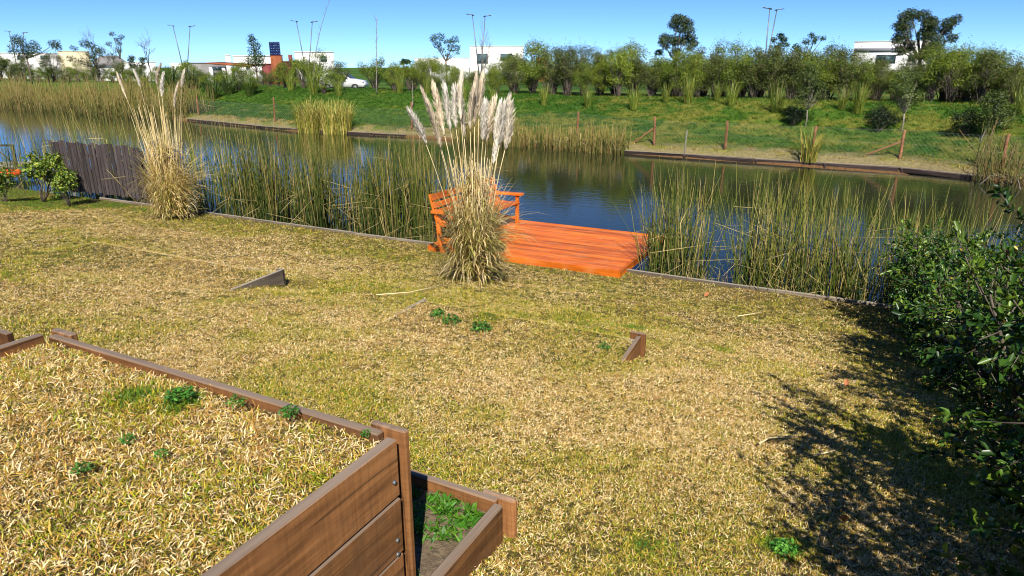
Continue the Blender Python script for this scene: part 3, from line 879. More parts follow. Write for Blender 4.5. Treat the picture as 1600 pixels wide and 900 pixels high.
# ------------------------------------------------------------------ reeds
def reed_bed(name, label, P, hgt, seed, rad=0.0055, lean=0.13, broken=0.10, cols=None, cat='reeds'):
    r = np.random.default_rng(seed)
    g = Geo()
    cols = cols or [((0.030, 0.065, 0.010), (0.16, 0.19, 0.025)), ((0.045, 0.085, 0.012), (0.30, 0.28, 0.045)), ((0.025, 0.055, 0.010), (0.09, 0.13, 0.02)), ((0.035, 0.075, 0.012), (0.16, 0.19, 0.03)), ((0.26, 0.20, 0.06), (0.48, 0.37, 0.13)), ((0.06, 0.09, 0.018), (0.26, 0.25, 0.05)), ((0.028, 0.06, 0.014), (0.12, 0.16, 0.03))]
    for i in range(len(P)):
        h = hgt[i]; b0 = P[i]
        a = r.random() * 6.2832; ln = abs(r.normal(0, lean))
        if r.random() < 0.06: ln *= 3
        d = np.array([math.cos(a) * ln, math.sin(a) * ln, 1.0]); d /= np.linalg.norm(d)
        cv = np.array([math.cos(a), math.sin(a), 0]) * h * r.uniform(0, 0.08)
        c0, c1 = cols[r.integers(len(cols))]
        k = r.uniform(0.75, 1.25)
        rr = rad * r.uniform(0.6, 1.25)
        if r.random() < broken:
            bk = r.uniform(0.35, 0.8); a2 = r.random() * 6.2832
            p1 = b0 + d * h * bk
            p2 = p1 + np.array([math.cos(a2) * 0.8, math.sin(a2) * 0.8, r.uniform(-0.7, 0.35)]) * h * (1 - bk)
            p2[2] = max(p2[2], WATER_Z + 0.05)
            pts = [b0, b0 + d * h * bk * 0.5, p1, (p1 + p2) / 2, p2]
            c0 = np.array((0.30, 0.23, 0.08)); c1 = np.array((0.62, 0.50, 0.22))
        else:
            pts = [b0, b0 + d * h * 0.3, b0 + d * h * 0.6 + cv * 0.4, b0 + d * h * 0.85 + cv * 0.75, b0 + d * h + cv]
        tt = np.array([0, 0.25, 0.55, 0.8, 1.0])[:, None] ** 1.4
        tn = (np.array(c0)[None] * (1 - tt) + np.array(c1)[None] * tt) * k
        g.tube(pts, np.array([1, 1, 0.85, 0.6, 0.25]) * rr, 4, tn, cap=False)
    return tag(obj(name, g.mesh(name, M['reed'], True)), label, cat, kind='stuff')

def bed_points(n, u0, u1, v0, v1, seed, clump=0.5, thr=0.35):
    r = np.random.default_rng(seed)
    u = r.uniform(u0, u1, n * 3); v = v0 + (v1 - v0) * r.random(n * 3) ** 1.3
    k = vnoise(u, v, clump, seed) > thr + 0.18 * (v - v0) / (v1 - v0)
    u, v = u[k][:n], v[k][:n]
    p = S0[None] + u[:, None] * UA + v[:, None] * VA
    return np.column_stack([p, np.full(len(u), WATER_Z - 0.15)]), u, v
P, u, v = bed_points(2500, -9.6, -3.45, 0.12, 2.0, 71, 0.55, 0.30)
h = (2.1 + 0.55 * (vnoise(u, v, 0.9, 72) - 0.5)) * rng.uniform(0.55, 1.2, len(u))
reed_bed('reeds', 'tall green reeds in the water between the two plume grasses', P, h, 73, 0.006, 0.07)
P, u, v = bed_points(800, -19.5, -9.6, 0.5, 2.8, 74, 0.9, 0.36)
h = (2.3 + 0.5 * (vnoise(u, v, 0.9, 75) - 0.5)) * rng.uniform(0.6, 1.15, len(u))
reed_bed('reeds', 'reeds in the water behind the dark picket fence on the left', P, h, 76, 0.0075, 0.10)
P, u, v = bed_points(1350, 0.05, 4.6, 0.14, 1.55, 77, 0.45, 0.36)
h = (1.72 + 0.5 * (vnoise(u, v, 0.7, 78) - 0.5)) * rng.uniform(0.5, 1.2, len(u))
P_, u_, v_ = bed_points(380, 2.3, 4.9, 0.14, 1.7, 177, 0.4, 0.3)
P = np.concatenate([P, P_]); h = np.concatenate([h * 1.06, 1.9 * rng.uniform(0.6, 1.15, len(u_))])
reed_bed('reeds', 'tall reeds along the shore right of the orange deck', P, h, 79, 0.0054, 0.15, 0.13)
P, u, v = bed_points(420, 4.6, 8.6, 0.14, 1.8, 80, 0.5, 0.40)
h = 1.7 * rng.uniform(0.55, 1.15, len(u))
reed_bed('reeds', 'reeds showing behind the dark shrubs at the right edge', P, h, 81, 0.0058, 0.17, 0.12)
# dead litter at the foot of the right-hand reeds
P, u, v = bed_points(300, 0.2, 4.9, 0.08, 0.5, 82, 0.5, 0.2)
P[:, 2] += 0.3
reed_bed('reed_litter', 'broken dry reed litter along the shore edging', P, rng.uniform(0.2, 0.6, len(u)), 83, 0.004, 0.9, 0.5, [((0.35, 0.26, 0.11), (0.58, 0.46, 0.22)), ((0.22, 0.13, 0.06), (0.4, 0.28, 0.14))], 'litter')

# ------------------------------------------------------------------ shrubs and trees
def leaf_faces(g, P, size, tints, r, up=0.5, out=None, aspect=0.45, fold=0.25, quadleaf=False):
    n = len(P)
    nrm = r.normal(size=(n, 3)); nrm[:, 2] = np.abs(nrm[:, 2]) + up
    if out is not None: nrm += out * 0.9
    nrm /= np.linalg.norm(nrm, axis=1)[:, None]
    d = r.normal(size=(n, 3)); d -= nrm * np.sum(d * nrm, 1)[:, None]; d /= np.linalg.norm(d, axis=1)[:, None]
    s = np.cross(nrm, d)
    L = (size * (0.65 + 0.7 * r.random(n)))[:, None]
    w = L * aspect
    c = tints[r.integers(0, len(tints), n)] * (0.75 + 0.5 * r.random((n, 1)))
    if quadleaf:
        V = np.stack([P, P + d * L * 0.35 + s * w * 0.5 + nrm * fold * w, P + d * L * 0.75 + s * w * 0.42 + nrm * fold * w * 0.8, P + d * L - nrm * L * 0.08,
                      P + d * L * 0.75 - s * w * 0.42 + nrm * fold * w * 0.8, P + d * L * 0.35 - s * w * 0.5 + nrm * fold * w], 1)
        o = np.arange(n)[:, None] * 6
        g.add(V.reshape(-1, 3), [o + np.array([[0, 1, 2, 3]]), o + np.array([[0, 3, 4, 5]])], np.repeat(c, 6, 0))
    else:
        V = np.stack([P, P + d * L * 0.5 + s * w * 0.5 + nrm * fold * w, P + d * L, P + d * L * 0.5 - s * w * 0.5 + nrm * fold * w], 1)
        o = np.arange(n)[:, None] * 4
        g.add(V.reshape(-1, 3), [o + np.array([[0, 1, 2]]), o + np.array([[0, 2, 3]])], np.repeat(c, 4, 0))

def crown_points(r, n, blobs, shell=0.55):
    """points spread through leaf clumps given as (centre, radius)"""
    cs = np.array([b_[0] for b_ in blobs]); rs = np.array([b_[1] for b_ in blobs])
    k = r.choice(len(blobs), n, p=rs ** 2 / np.sum(rs ** 2))
    d = r.normal(size=(n, 3)); d /= np.linalg.norm(d, axis=1)[:, None]
    q = rs[k][:, None] * (shell + (1 - shell) * r.random((n, 1)) ** 0.5) * np.where(r.random((n, 1)) < 0.15, 1.25, 1.0)
    return cs[k] + d * q * np.array([1, 1, 0.8]), d

def make_blobs(r, n, rx, rz, zc, br, flat=1.0):
    out = []
    for i in range(n):
        d = r.normal(size=3); d /= np.linalg.norm(d)
        q = r.random() ** 0.4
        out.append((np.array([d[0] * rx * q, d[1] * rx * q, zc + d[2] * rz * q]), br * r.uniform(0.6, 1.25)))
    return out

def shrub_meshes(seed, hgt, rx, nleaf, lsize, tints, nb=14, br=0.45, bark=None, low=0.25, trunks=4, aspect=0.42, mat='leaf', quadleaf=False):
    r = np.random.default_rng(seed)
    zc = hgt * (0.5 + low / 2); rz = hgt * (0.5 - low / 2)
    bl = make_blobs(r, nb, rx - br * 0.5, rz - br * 0.4, zc, br)
    P, d = crown_points(r, nleaf, bl, 0.3)
    P[:, 2] = np.maximum(P[:, 2], 0.05)
    g = Geo(); leaf_faces(g, P, lsize, np.array(tints), r, 0.5, d, aspect, 0.25, quadleaf)
    # thin leafy shoots sticking out of the top
    for i in range(nb):
        c, rad = bl[i]
        if c[2] < zc: continue
        tip = c + np.array([r.normal(0, 0.15), r.normal(0, 0.15), 1.0]) * rad * r.uniform(1.1, 1.8)
        m_ = 18
        q = c + (tip - c) * r.random((m_, 1)) + r.normal(0, 0.05 * rad / 0.4, (m_, 3))
        leaf_faces(g, q, lsize * 0.9, np.array(tints), r, 0.4, None, aspect, 0.25, quadleaf)
    crown = g.mesh('crown', M[mat])
    g = Geo()
    for i, (c, rad) in enumerate(bl):
        a = i % trunks
        b0 = np.array([0.10 * math.cos(a * 2.1), 0.10 * math.sin(a * 2.1), -0.05])
        md = b0 * 0.5 + np.array([c[0] * 0.45, c[1] * 0.45, c[2] * 0.55]) + r.normal(0, 0.04, 3)
        g.tube([b0, (b0 + md) / 2, md, c], np.array([0.022, 0.018, 0.013, 0.005]) * hgt / 2.2, 5)
    tr = g.mesh('trunk', M[bark or 'bark'], True)
    return tr, crown

def place(name, meshes, loc, label, cat, group=None, scale=1.0, rz=None, kindcrown=True):
    root = thing(name, loc, label, cat, group, rz if rz is not None else R.uniform(0, 6.28))
    root.scale = scale if hasattr(scale, '__len__') else (scale,) * 3
    obj('trunk', meshes[0], root)
    cr = obj('crown', meshes[1], root); tag(cr, kind='stuff')
    return root

# dark glossy hedge down the right side of the garden
HT = [(0.030, 0.085, 0.009), (0.048, 0.115, 0.011), (0.020, 0.06, 0.009), (0.075, 0.15, 0.014), (0.12, 0.20, 0.018)]
HTy = HT * 18 + [(0.50, 0.38, 0.02)]
def spray_shrub(seed, hgt, rx, ntwig, per, lsize, tints):
    """shrub of many leafy twigs: leaves sit in pairs along each twig and point outward, so gaps and stems show"""
    r = np.random.default_rng(seed); tints = np.array(tints)
    gl, gt = Geo(), Geo()
    limbs = []
    for k in range(9):
        a = k * 2.4 + r.normal(0, 0.3); q = rx * r.uniform(0.25, 0.7)
        end = np.array([q * math.cos(a), q * math.sin(a), hgt * r.uniform(0.45, 0.85)])
        b0 = np.array([0.09 * math.cos(a), 0.09 * math.sin(a), -0.05])
        md = b0 * 0.4 + end * 0.5 + r.normal(0, 0.05, 3)
        limbs.append((b0, md, end)); gt.tube([b0, (b0 + md) / 2, md, (md + end) / 2, end], [0.019, 0.016, 0.013, 0.009, 0.005], 5)
    Ps, Ds, Cs = [], [], []
    for k in range(ntwig):
        b0, md, end = limbs[r.integers(9)]
        t = r.uniform(0.15, 1.0)
        p0 = (1 - t) ** 2 * b0 + 2 * t * (1 - t) * md + t ** 2 * end
        d = np.array([p0[0], p0[1], 0]) * 0.9 / rx + r.normal(0, 0.55, 3) + np.array([0, 0, 0.35 * (p0[2] / hgt)])
        d /= np.linalg.norm(d)
        L = r.uniform(0.16, 0.46) * (1.35 if r.random() < 0.12 else 1.0)
        tip = p0 + d * L + np.array([0, 0, 0.05])
        tip[2] = max(tip[2], 0.06)
        gt.tube([p0, (p0 + tip) / 2 - np.array([0, 0, 0.012]), tip], [0.0045, 0.0035, 0.002], 3)
        m_ = int(per * r.uniform(0.6, 1.3))
        tt = 0.2 + 0.85 * r.random(m_) ** 0.7
        Ps.append(p0 + (tip - p0) * tt[:, None] + r.normal(0, 0.010, (m_, 3)))
        dd = d[None] * 0.75 + r.normal(0, 0.62, (m_, 3)); Ds.append(dd / np.linalg.norm(dd, axis=1)[:, None])
        base = tints[r.integers(len(tints))]
        Cs.append(np.where(r.random((m_, 1)) < 0.3, tints[r.integers(0, len(tints), m_)], base[None]) * r.uniform(0.7, 1.3, (m_, 1)))
    P = np.concatenate(Ps); d = np.concatenate(Ds); c = np.concatenate(Cs); n = len(P)
    yl = r.random(n) < 0.006; c[yl] = (0.50, 0.36, 0.02)
    nr = r.normal(0, 0.6, (n, 3)) + np.array([0, 0, 1.0]); nr -= d * np.sum(nr * d, 1)[:, None]; nr /= np.linalg.norm(nr, axis=1)[:, None]
    sd = np.cross(nr, d); L = (lsize * r.uniform(0.5, 1.25, n))[:, None]; w = L * r.uniform(0.40, 0.56, (n, 1)); up = nr * w * 0.22
    V = np.stack([P, P + d * L * 0.35 + sd * w * 0.5 + up, P + d * L * 0.75 + sd * w * 0.40 + up * 0.6, P + d * L - nr * L * 0.14,
                  P + d * L * 0.75 - sd * w * 0.40 + up * 0.6, P + d * L * 0.35 - sd * w * 0.5 + up], 1)
    o = np.arange(n)[:, None] * 6
    gl.add(V.reshape(-1, 3), [o + np.array([[0, 1, 2, 3]]), o + np.array([[0, 3, 4, 5]])], np.repeat(c, 6, 0))
    return gt.mesh('trunk', M['bark'], True), gl.mesh('crown', M['glossleaf'])
hv_ = [spray_shrub(300 + k, 1.62, 0.86, 330, 23, 0.060, HT) for k in range(3)] + [spray_shrub(310 + k, 1.62, 0.82, 320, 30, 0.043, HT) for k in range(2)]
spots = [(4.24, -0.62, 0.86), (5.1, -0.45, 0.84), (4.30, -1.6, 0.86), (5.4, -1.5, 0.76), (4.28, -2.6, 0.82), (5.2, -2.6, 0.80), (4.28, -3.65, 0.84), (5.0, -3.7, 0.82), (4.42, -4.75, 0.84), (4.70, -5.8, 0.95), (4.40, -6.8, 1.05), (4.40, -7.8, 1.05), (4.45, -8.8, 1.05)]
hl = ['glossy dark shrub nearest the water at the end of the right hedge', 'glossy dark shrub behind the hedge end, close to the right edge reeds', 'glossy dark shrub second from the water in the right hedge',
      'glossy shrub in the rear row of the right hedge near the grey posts', 'glossy dark shrub third from the water in the right hedge', 'rear glossy shrub cut by the right edge of the picture, middle height',
      'glossy shrub fourth from the water in the right hedge with low branches', 'rear glossy shrub at the right edge above the bare stems', 'glossy shrub nearest the camera in the right hedge, at the picture edge']
for k, (u, v, s) in enumerate(spots):
    z = float(lawn_z(u, v))
    lab = hl[k] if k < len(hl) else 'hedge shrub beyond the right picture edge, %s from the water, casting shadow on the lawn' % ['tenth', 'eleventh', 'twelfth', 'last'][k - 9]
    place('hedge_shrub', hv_[k % 3 if k < 8 else 3 + k % 2], W(u, v, z), lab, 'shrub', 'shrubs of the right hedge', (s, s, s * R.uniform(0.95, 1.1)))

# ------------------------------------------------------------------ left neighbour: picket fence, jetty, kayak, young trees
fa = gp(92, 303, 0.0); fb = gp(232, 317, 0.0)
fe = thing('picket_fence', (fa + fb) / 2, 'dark weathered picket fence at the water left of the dry plume grass', 'fence')
fd = (fb - fa); fl = np.linalg.norm(fd); fd /= fl
fnrm = np.array([-fd[1], fd[0], 0])
npk = 25
for k in range(npk):
    a = (k + 0.5) / npk * fl
    top = 1.40 - 0.05 * k / npk + R.uniform(-0.03, 0.03)
    x = R.uniform(-0.03, 0.03)
    board('picket', fa + fd * a + Z3 * (0.10 + R.uniform(-0.03, 0.03)), fa + fd * (a + x) + Z3 * top, fl / npk * R.uniform(0.70, 0.84), 0.022, M['darkwood'], fe, up=fd)
for zz in (0.38, 1.08):
    board('rail', fa + fnrm * 0.035 + Z3 * zz, fb + fnrm * 0.035 + Z3 * zz, 0.09, 0.04, M['darkwood'], fe)
for a in (0.1, fl / 2, fl - 0.1):
    board('post', fa + fd * a + fnrm * 0.10 - Z3 * 0.5, fa + fd * a + fnrm * 0.10 + Z3 * 1.25, 0.09, 0.09, M['darkwood'], fe, up=fd)

ja = gp(-70, 262, -0.05); jb = gp(27, 262, -0.05)
je = thing('jetty', (ja + jb) / 2, 'grey jetty with a dark railing at the left edge of the lake', 'jetty')
jd = (jb - ja); jl = np.linalg.norm(jd); jd /= jl; jn = np.array([-jd[1], jd[0], 0])
for k in range(10):
    board('plank', ja + jn * (0.07 + 0.145 * k), jb + jn * (0.07 + 0.145 * k), 0.137, 0.03, M['oldwood'], je, up=jn)
board('fascia', ja - jn * 0.02 - Z3 * 0.09, jb - jn * 0.02 - Z3 * 0.09, 0.2, 0.035, M['darkwood'], je)
for a in (0.1, jl * 0.36, jl * 0.68, jl - 0.05):
    board('post', ja + jd * a + jn * 0.06 - Z3 * 0.8, ja + jd * a + jn * 0.06 + Z3 * 0.72, 0.07, 0.07, M['darkwood'], je, up=jd)
board('rail', ja + jn * 0.06 + Z3 * 0.74, jb + jn * 0.06 + Z3 * 0.74, 0.06, 0.05, M['darkwood'], je)
for k in range(2):
    q0 = ja + jd * (jl * (0.36 + 0.32 * k)) + jn * 0.06; q1 = ja + jd * (jl * (0.68 + 0.30 * k)) + jn * 0.06
    board('brace', q0 + Z3 * 0.68, q1 + Z3 * 0.06, 0.035, 0.03, M['darkwood'], je)

kp_ = gp(-12, 281, 0.02)
kr = thing('kayak', kp_, 'end of a bright orange kayak lying on grass at the left edge', 'kayak', rz=-0.15)
g = Geo()
xs = np.linspace(-1.35, 1.0, 22)
for nm in ('hull',):
    rings = []
    for x in xs:
        t = (x + 1.35) / 2.35
        w = 0.34 * max(0.03, math.sin(math.pi * min(max(t, 0.01), 0.99)) ** 0.55); hh = 0.17 * (0.55 + 0.45 * math.sin(math.pi * t) ** 0.5)
        sh = 0.09 * (2 * t - 1) ** 2
        a = np.arange(12) * 2 * math.pi / 12
        rings.append(np.column_stack([np.full(12, x), w * np.cos(a), 0.18 + sh + hh * np.sin(a) * np.where(np.sin(a) > 0, 0.7, 1.0)]))
    V = np.concatenate(rings); i = np.arange(21)[:, None] * 12; j = np.arange(12)[None]; k = (j + 1) % 12
    g.add(V, [np.stack([i + j, i + k, i + 12 + k, i + 12 + j], -1).reshape(-1, 4), np.arange(12)[::-1][None], (np.arange(12) + 252)[None]])
obj('hull', g.mesh('hull', M['kayak'], True), kr)
g = Geo()
a = np.arange(17) * 2 * math.pi / 16
g.tube(np.column_stack([-0.15 + 0.38 * np.cos(a), 0.22 * np.sin(a), np.full(17, 0.315)]), 0.02, 6, cap=False)
obj('cockpit_rim', g.mesh('cockpit_rim', M['rubber'], True), kr)

YG = [(0.10, 0.17, 0.015), (0.16, 0.22, 0.02), (0.06, 0.11, 0.012), (0.24, 0.27, 0.03)]
cit = [shrub_meshes(320 + k, 1.3, 0.48, 900, 0.085, YG, 11, 0.20, low=0.25, aspect=0.5, trunks=1, quadleaf=True) for k in range(2)]
for (pxx, pyy, k, s_, lab) in ((60, 316, 0, 1.05, 'young leafy citrus tree with a leaning trunk left of the picket fence'), (5, 322, 1, 0.75, 'small yellow-green shrub cut by the left picture edge'),
                               (104, 322, 1, 0.72, 'small leafy shrub in front of the left end of the picket fence')):
    p = gp(pxx, pyy, 0.05)
    rt = place('citrus_tree' if k == 0 else 'garden_shrub', cit[k], p, lab, 'tree' if k == 0 else 'shrub', None, s_)
    if k == 0: 
        rt.rotation_euler = (0.0, 0.28, 0.4)
# weathered posts and a red-brown rail behind the right-hand shrubs
gpst = thing('jetty_post', W(5.05, 0.25, -0.4), 'weathered grey post standing behind the right hedge near the shore', 'post')
board('shaft', W(5.05, 0.25, -1.0), W(5.03, 0.27, 0.98), 0.13, 0.13, M['palebark'], gpst, up=U3, bev=0.025)
gps2 = thing('jetty_post', W(5.55, -0.1, -0.4), 'thicker weathered grey post at the right edge beside the red-brown rail', 'post')
board('shaft', W(5.55, -0.1, -1.0), W(5.58, -0.08, 0.92), 0.16, 0.16, M['palebark'], gps2, up=U3, bev=0.03)
rr_ = thing('deck_rail', W(6.2, 0.1, 0), 'red-brown timber rail glimpsed behind the shrubs at the right edge', 'rail')
board('rail', W(5.75, -0.1, 0.62), W(7.6, 0.0, 0.62), 0.12, 0.04, M['maroon'], rr_)
for uu in (5.9, 7.4): board('post', W(uu, -0.02, -0.5), W(uu, -0.02, 0.60), 0.08, 0.08, M['maroon'], rr_, up=U3)

# ------------------------------------------------------------------ far bank: revetment, fence, reeds, clumps
rv = thing('bank_revetment', F(0, 0, WATER_Z), 'low dark board wall along the far waterline', 'revetment')
for (s0, s1) in ((-33.0, -12.2), (0.6, 14.2)):
    q = s0
    while q < s1 - 0.3:
        L = min(R.uniform(2.3, 3.0), s1 - q)
        j = R.uniform(-0.04, 0.04); z0 = -0.345 + R.uniform(-0.015, 0.012)
        board('plank', F(q, -0.10 + j, z0), F(q + L - 0.02, -0.10 + R.uniform(-0.04, 0.04), z0 + R.uniform(-0.015, 0.015)), 0.15, 0.05, M['revet'], rv)
        board('cap', F(q, -0.06 + j, z0 + 0.086), F(q + L - 0.02, -0.06 + j, z0 + 0.086), 0.09, 0.022, M['oldwood'], rv, up=FN.tolist() + [0])
        board('stake', F(q + 0.1, -0.155, -0.9), F(q + 0.1, -0.155, -0.29), 0.07, 0.06, M['revet'], rv, up=FA.tolist() + [0])
        q += L

fw = thing('wire_fence', F(0, 1.0, 0), 'wire mesh fence on rough posts along the far bank', 'fence')
fposts = []
for (bx, by, tx, ty) in ((222, 172, 220, 146), (310, 178, 309, 152), (424, 187, 421, 152), (624, 197, 624, 160), (770, 212, 770, 172), (902, 212, 903, 174), (1013, 224, 1013, 182), (1132, 234, 1136, 189), (1262, 240, 1266, 197), (1405, 249, 1413, 203), (1567, 262, 1571, 210), (1700, 275, 1710, 222)):
    p = gp(bx, by, 0.1)
    for _ in range(6):
        s_, t_ = st_of(p); t_ = max(t_, 0.7); p = gp(bx, by, float(far_z(np.array([s_]), np.array([t_]))[0]))
    s_, t_ = st_of(p)
    t_ = min(max(t_, 0.75), 2.6)
    p = F(s_, t_, float(far_z(np.array([s_]), np.array([t_]))[0]))
    top = at(tx, ty, p[1])
    hh = min(max(top[2] - p[2], 1.0), 1.5)
    tp = p + np.array([R.uniform(-0.06, 0.06), R.uniform(-0.03, 0.03), hh])
    fposts.append((p, tp))
    g = Geo(); tt = np.linspace(-0.2, 1, 5)[:, None]
    pts = p + (tp - p) * tt + np.random.default_rng(int(bx)).normal(0, 0.008, (5, 3))
    g.tube(pts - np.array(fw.location), np.array([0.062, 0.06, 0.058, 0.055, 0.05]), 7)
    obj('post', g.mesh('post', M['post'], True), fw)
# brace beside one post, pale peg
for (k, dx) in ((6, -1.0), (9, -1.2), (3, 0.9)):
    p, tp = fposts[k]
    board('brace', p + np.array([FA[0], FA[1], 0]) * dx + Z3 * 0.02, p + (tp - p) * 0.62, 0.06, 0.05, M['post'], fw)
pp = gp(1070, 232, 0.12)
peg = thing('peg', pp, 'short pale wooden peg beside the far wire fence', 'peg')
board('shaft', pp - Z3 * 0.2, pp + Z3 * 0.72 + np.array([0.03, 0, 0]), 0.05, 0.05, M['palebark'], peg, up=(1, 0, 0))
g = Geo()
for k in range(len(fposts) - 1):
    a, at_ = fposts[k]; b_, bt_ = fposts[k + 1]
    L = np.linalg.norm(b_ - a); nx = int(L / 0.16)
    hgt = 0.98
    for m_ in range(-7, nx + 1):
        for sg in (1, -1):
            x0 = m_ * 0.16; x1 = x0 + hgt
            c0, c1 = max(x0, 0), min(x1, L)
            if c1 - c0 < 0.05: continue
            z0, z1 = (c0 - x0), (c1 - x0)
            if sg < 0: z0, z1 = hgt - z0, hgt - z1
            q0 = a + (b_ - a) * (c0 / L) + Z3 * (z0 + 0.05); q1 = a + (b_ - a) * (c1 / L) + Z3 * (z1 + 0.05)
            g.tube([q0, q1], 0.0022, 3, cap=False)
    for zz in (0.05, 0.55, 1.04):
        g.tube([a + Z3 * zz, (a + b_) / 2 + Z3 * (zz - 0.02), b_ + Z3 * zz], 0.0035, 3, cap=False)
o = obj('wire_mesh', g.mesh('wire_mesh', M['wire']), fw, loc=-np.array(fw.location)); tag(o, kind='stuff')

def far_reeds(label, n, s0, s1, t0, t1, hgt, seed, rad=0.012, lean=0.12, cols=None):
    r = np.random.default_rng(seed)
    s = r.uniform(s0, s1, n); t = r.uniform(t0, t1, n)
    wv = np.interp(s, _ws, _ww)
    p = A0[None] + s[:, None] * FA + (t + wv)[:, None] * FN
    z = np.where(t < 0.1, WATER_Z - 0.05, far_z(s, np.maximum(t, 0.1)))
    h = hgt * (0.65 + 0.7 * vnoise(s, t, 1.5, seed)) * r.uniform(0.6, 1.15, n)
    return reed_bed('reeds', label, np.column_stack([p, z]), h, seed + 1, rad, lean, 0.06, cols)
YR = [((0.10, 0.12, 0.02), (0.40, 0.33, 0.08)), ((0.16, 0.14, 0.03), (0.42, 0.30, 0.09)), ((0.06, 0.09, 0.015), (0.25, 0.24, 0.05)), ((0.26, 0.19, 0.06), (0.46, 0.34, 0.12))]
far_reeds('reed bed on the far bank right of the plume grass', 1100, -8.6, 0.9, -0.9, 0.5, 1.25, 90, 0.011, 0.12, YR)
far_reeds('wide tawny reed bed along the far shore at the left', 3600, -75, -33.5, -1.5, 2.6, 2.0, 92, 0.017, 0.14, YR)
far_reeds('tangled brown reeds on the far bank at the right edge', 1500, 13.6, 27, -1.3, 1.6, 1.25, 94, 0.011, 0.2, [((0.10, 0.10, 0.025), (0.30, 0.24, 0.07)), ((0.18, 0.12, 0.05), (0.36, 0.24, 0.09)), ((0.05, 0.08, 0.015), (0.17, 0.18, 0.03))])
g = Geo(); r9 = random.Random(9)
for k in range(26):
    p = F(r9.uniform(13.8, 22), r9.uniform(-1.6, -0.2), WATER_Z + 0.02)
    a = r9.uniform(-0.6, 0.6) + (0 if r9.random() < 0.6 else 1.2); L = r9.uniform(0.5, 1.6)
    q = p + np.array([math.cos(a) * L, math.sin(a) * L, r9.uniform(0.05, 0.5)])
    g.tube([p, (p + q) / 2 + np.array([0, 0, r9.uniform(0, 0.15)]), q], [0.02, 0.015, 0.006], 4)
tag(obj('driftwood', g.mesh('driftwood', M['palebark'])), 'pale dead branches at the water below the right-hand far reeds', 'branches', kind='stuff')

def clump_mesh(seed, n, L, cols, radius=0.25, th=(0.02, 0.35), cu=(0.1, 1.1), w=(0.012, 0.022)):
    r = random.Random(seed); g = Geo()
    for k in range(n):
        a = r.random() * 6.2832; q = radius * math.sqrt(r.random())
        ribbon(g, (q * math.cos(a), q * math.sin(a), 0), a + r.gauss(0, 0.9), L * r.uniform(0.55, 1.1), r.uniform(*th), r.uniform(*cu), r.uniform(*w), np.array(r.choice(cols)) * r.uniform(0.75, 1.25), 5)
    return g.mesh('blades', M['leaf'])
YC = [(0.50, 0.42, 0.09), (0.38, 0.36, 0.06), (0.22, 0.27, 0.035), (0.60, 0.48, 0.15)]
GC = [(0.16, 0.24, 0.03), (0.22, 0.28, 0.035), (0.10, 0.17, 0.02), (0.34, 0.32, 0.06)]
DG = [(0.07, 0.12, 0.02), (0.11, 0.16, 0.03), (0.05, 0.09, 0.02)]
def far_spot(px_, py_):
    """where the line of sight through this pixel first meets the water or the far bank"""
    d = ray(px_, py_)
    for k in np.arange(20.0, 90.0, 0.06):
        p = d * k + np.array([0, 0, H])
        s_, t_ = st_of(p)
        zf = float(far_z(np.array([s_]), np.array([t_]))[0]) if t_ > 0 else WATER_Z
        if p[2] <= zf: break
    return np.array([p[0], p[1], zf])
def clump(me, px_, py_, label, scale, name='grass_clump', group=None, p=None):
    p = far_spot(px_, py_) if p is None else p
    root = thing(name, p, label, 'grass clump', group, R.uniform(0, 6))
    root.scale = scale if hasattr(scale, '__len__') else (scale,) * 3
    o = obj('blades', me, root); tag(o, kind='stuff')
    return root
yc1 = clump_mesh(401, 520, 2.0, YC, 0.75, (0.0, 0.25), (0.1, 1.3), (0.02, 0.035)); yc2 = clump_mesh(402, 520, 2.0, YC, 0.8, (0.0, 0.25), (0.1, 1.2), (0.02, 0.035))
clump(yc1, 486, 207, 'left half of the tall yellow-green cane clump standing in the far water', 1.0, group='yellow cane clumps')
clump(yc2, 527, 209, 'right half of the tall yellow-green cane clump standing in the far water', 1.0, group='yellow cane clumps')
yc3 = clump_mesh(403, 90, 1.5, [(0.50, 0.40, 0.08), (0.28, 0.32, 0.04), (0.16, 0.24, 0.03)], 0.32, (0.0, 0.35), (0.1, 1.5), (0.025, 0.04))
clump(yc3, 1262, 258, 'small yellow-green cane clump at the far waterline on the right', 0.95)
gc = [clump_mesh(410 + k, 150, 1.7, GC, 0.22, (0.02, 0.32), (0.1, 0.9)) for k in range(2)]
dg = [clump_mesh(420 + k, 170, 1.6, DG, 0.25, (0.05, 0.6), (0.1, 1.0), (0.02, 0.035)) for k in range(2)]
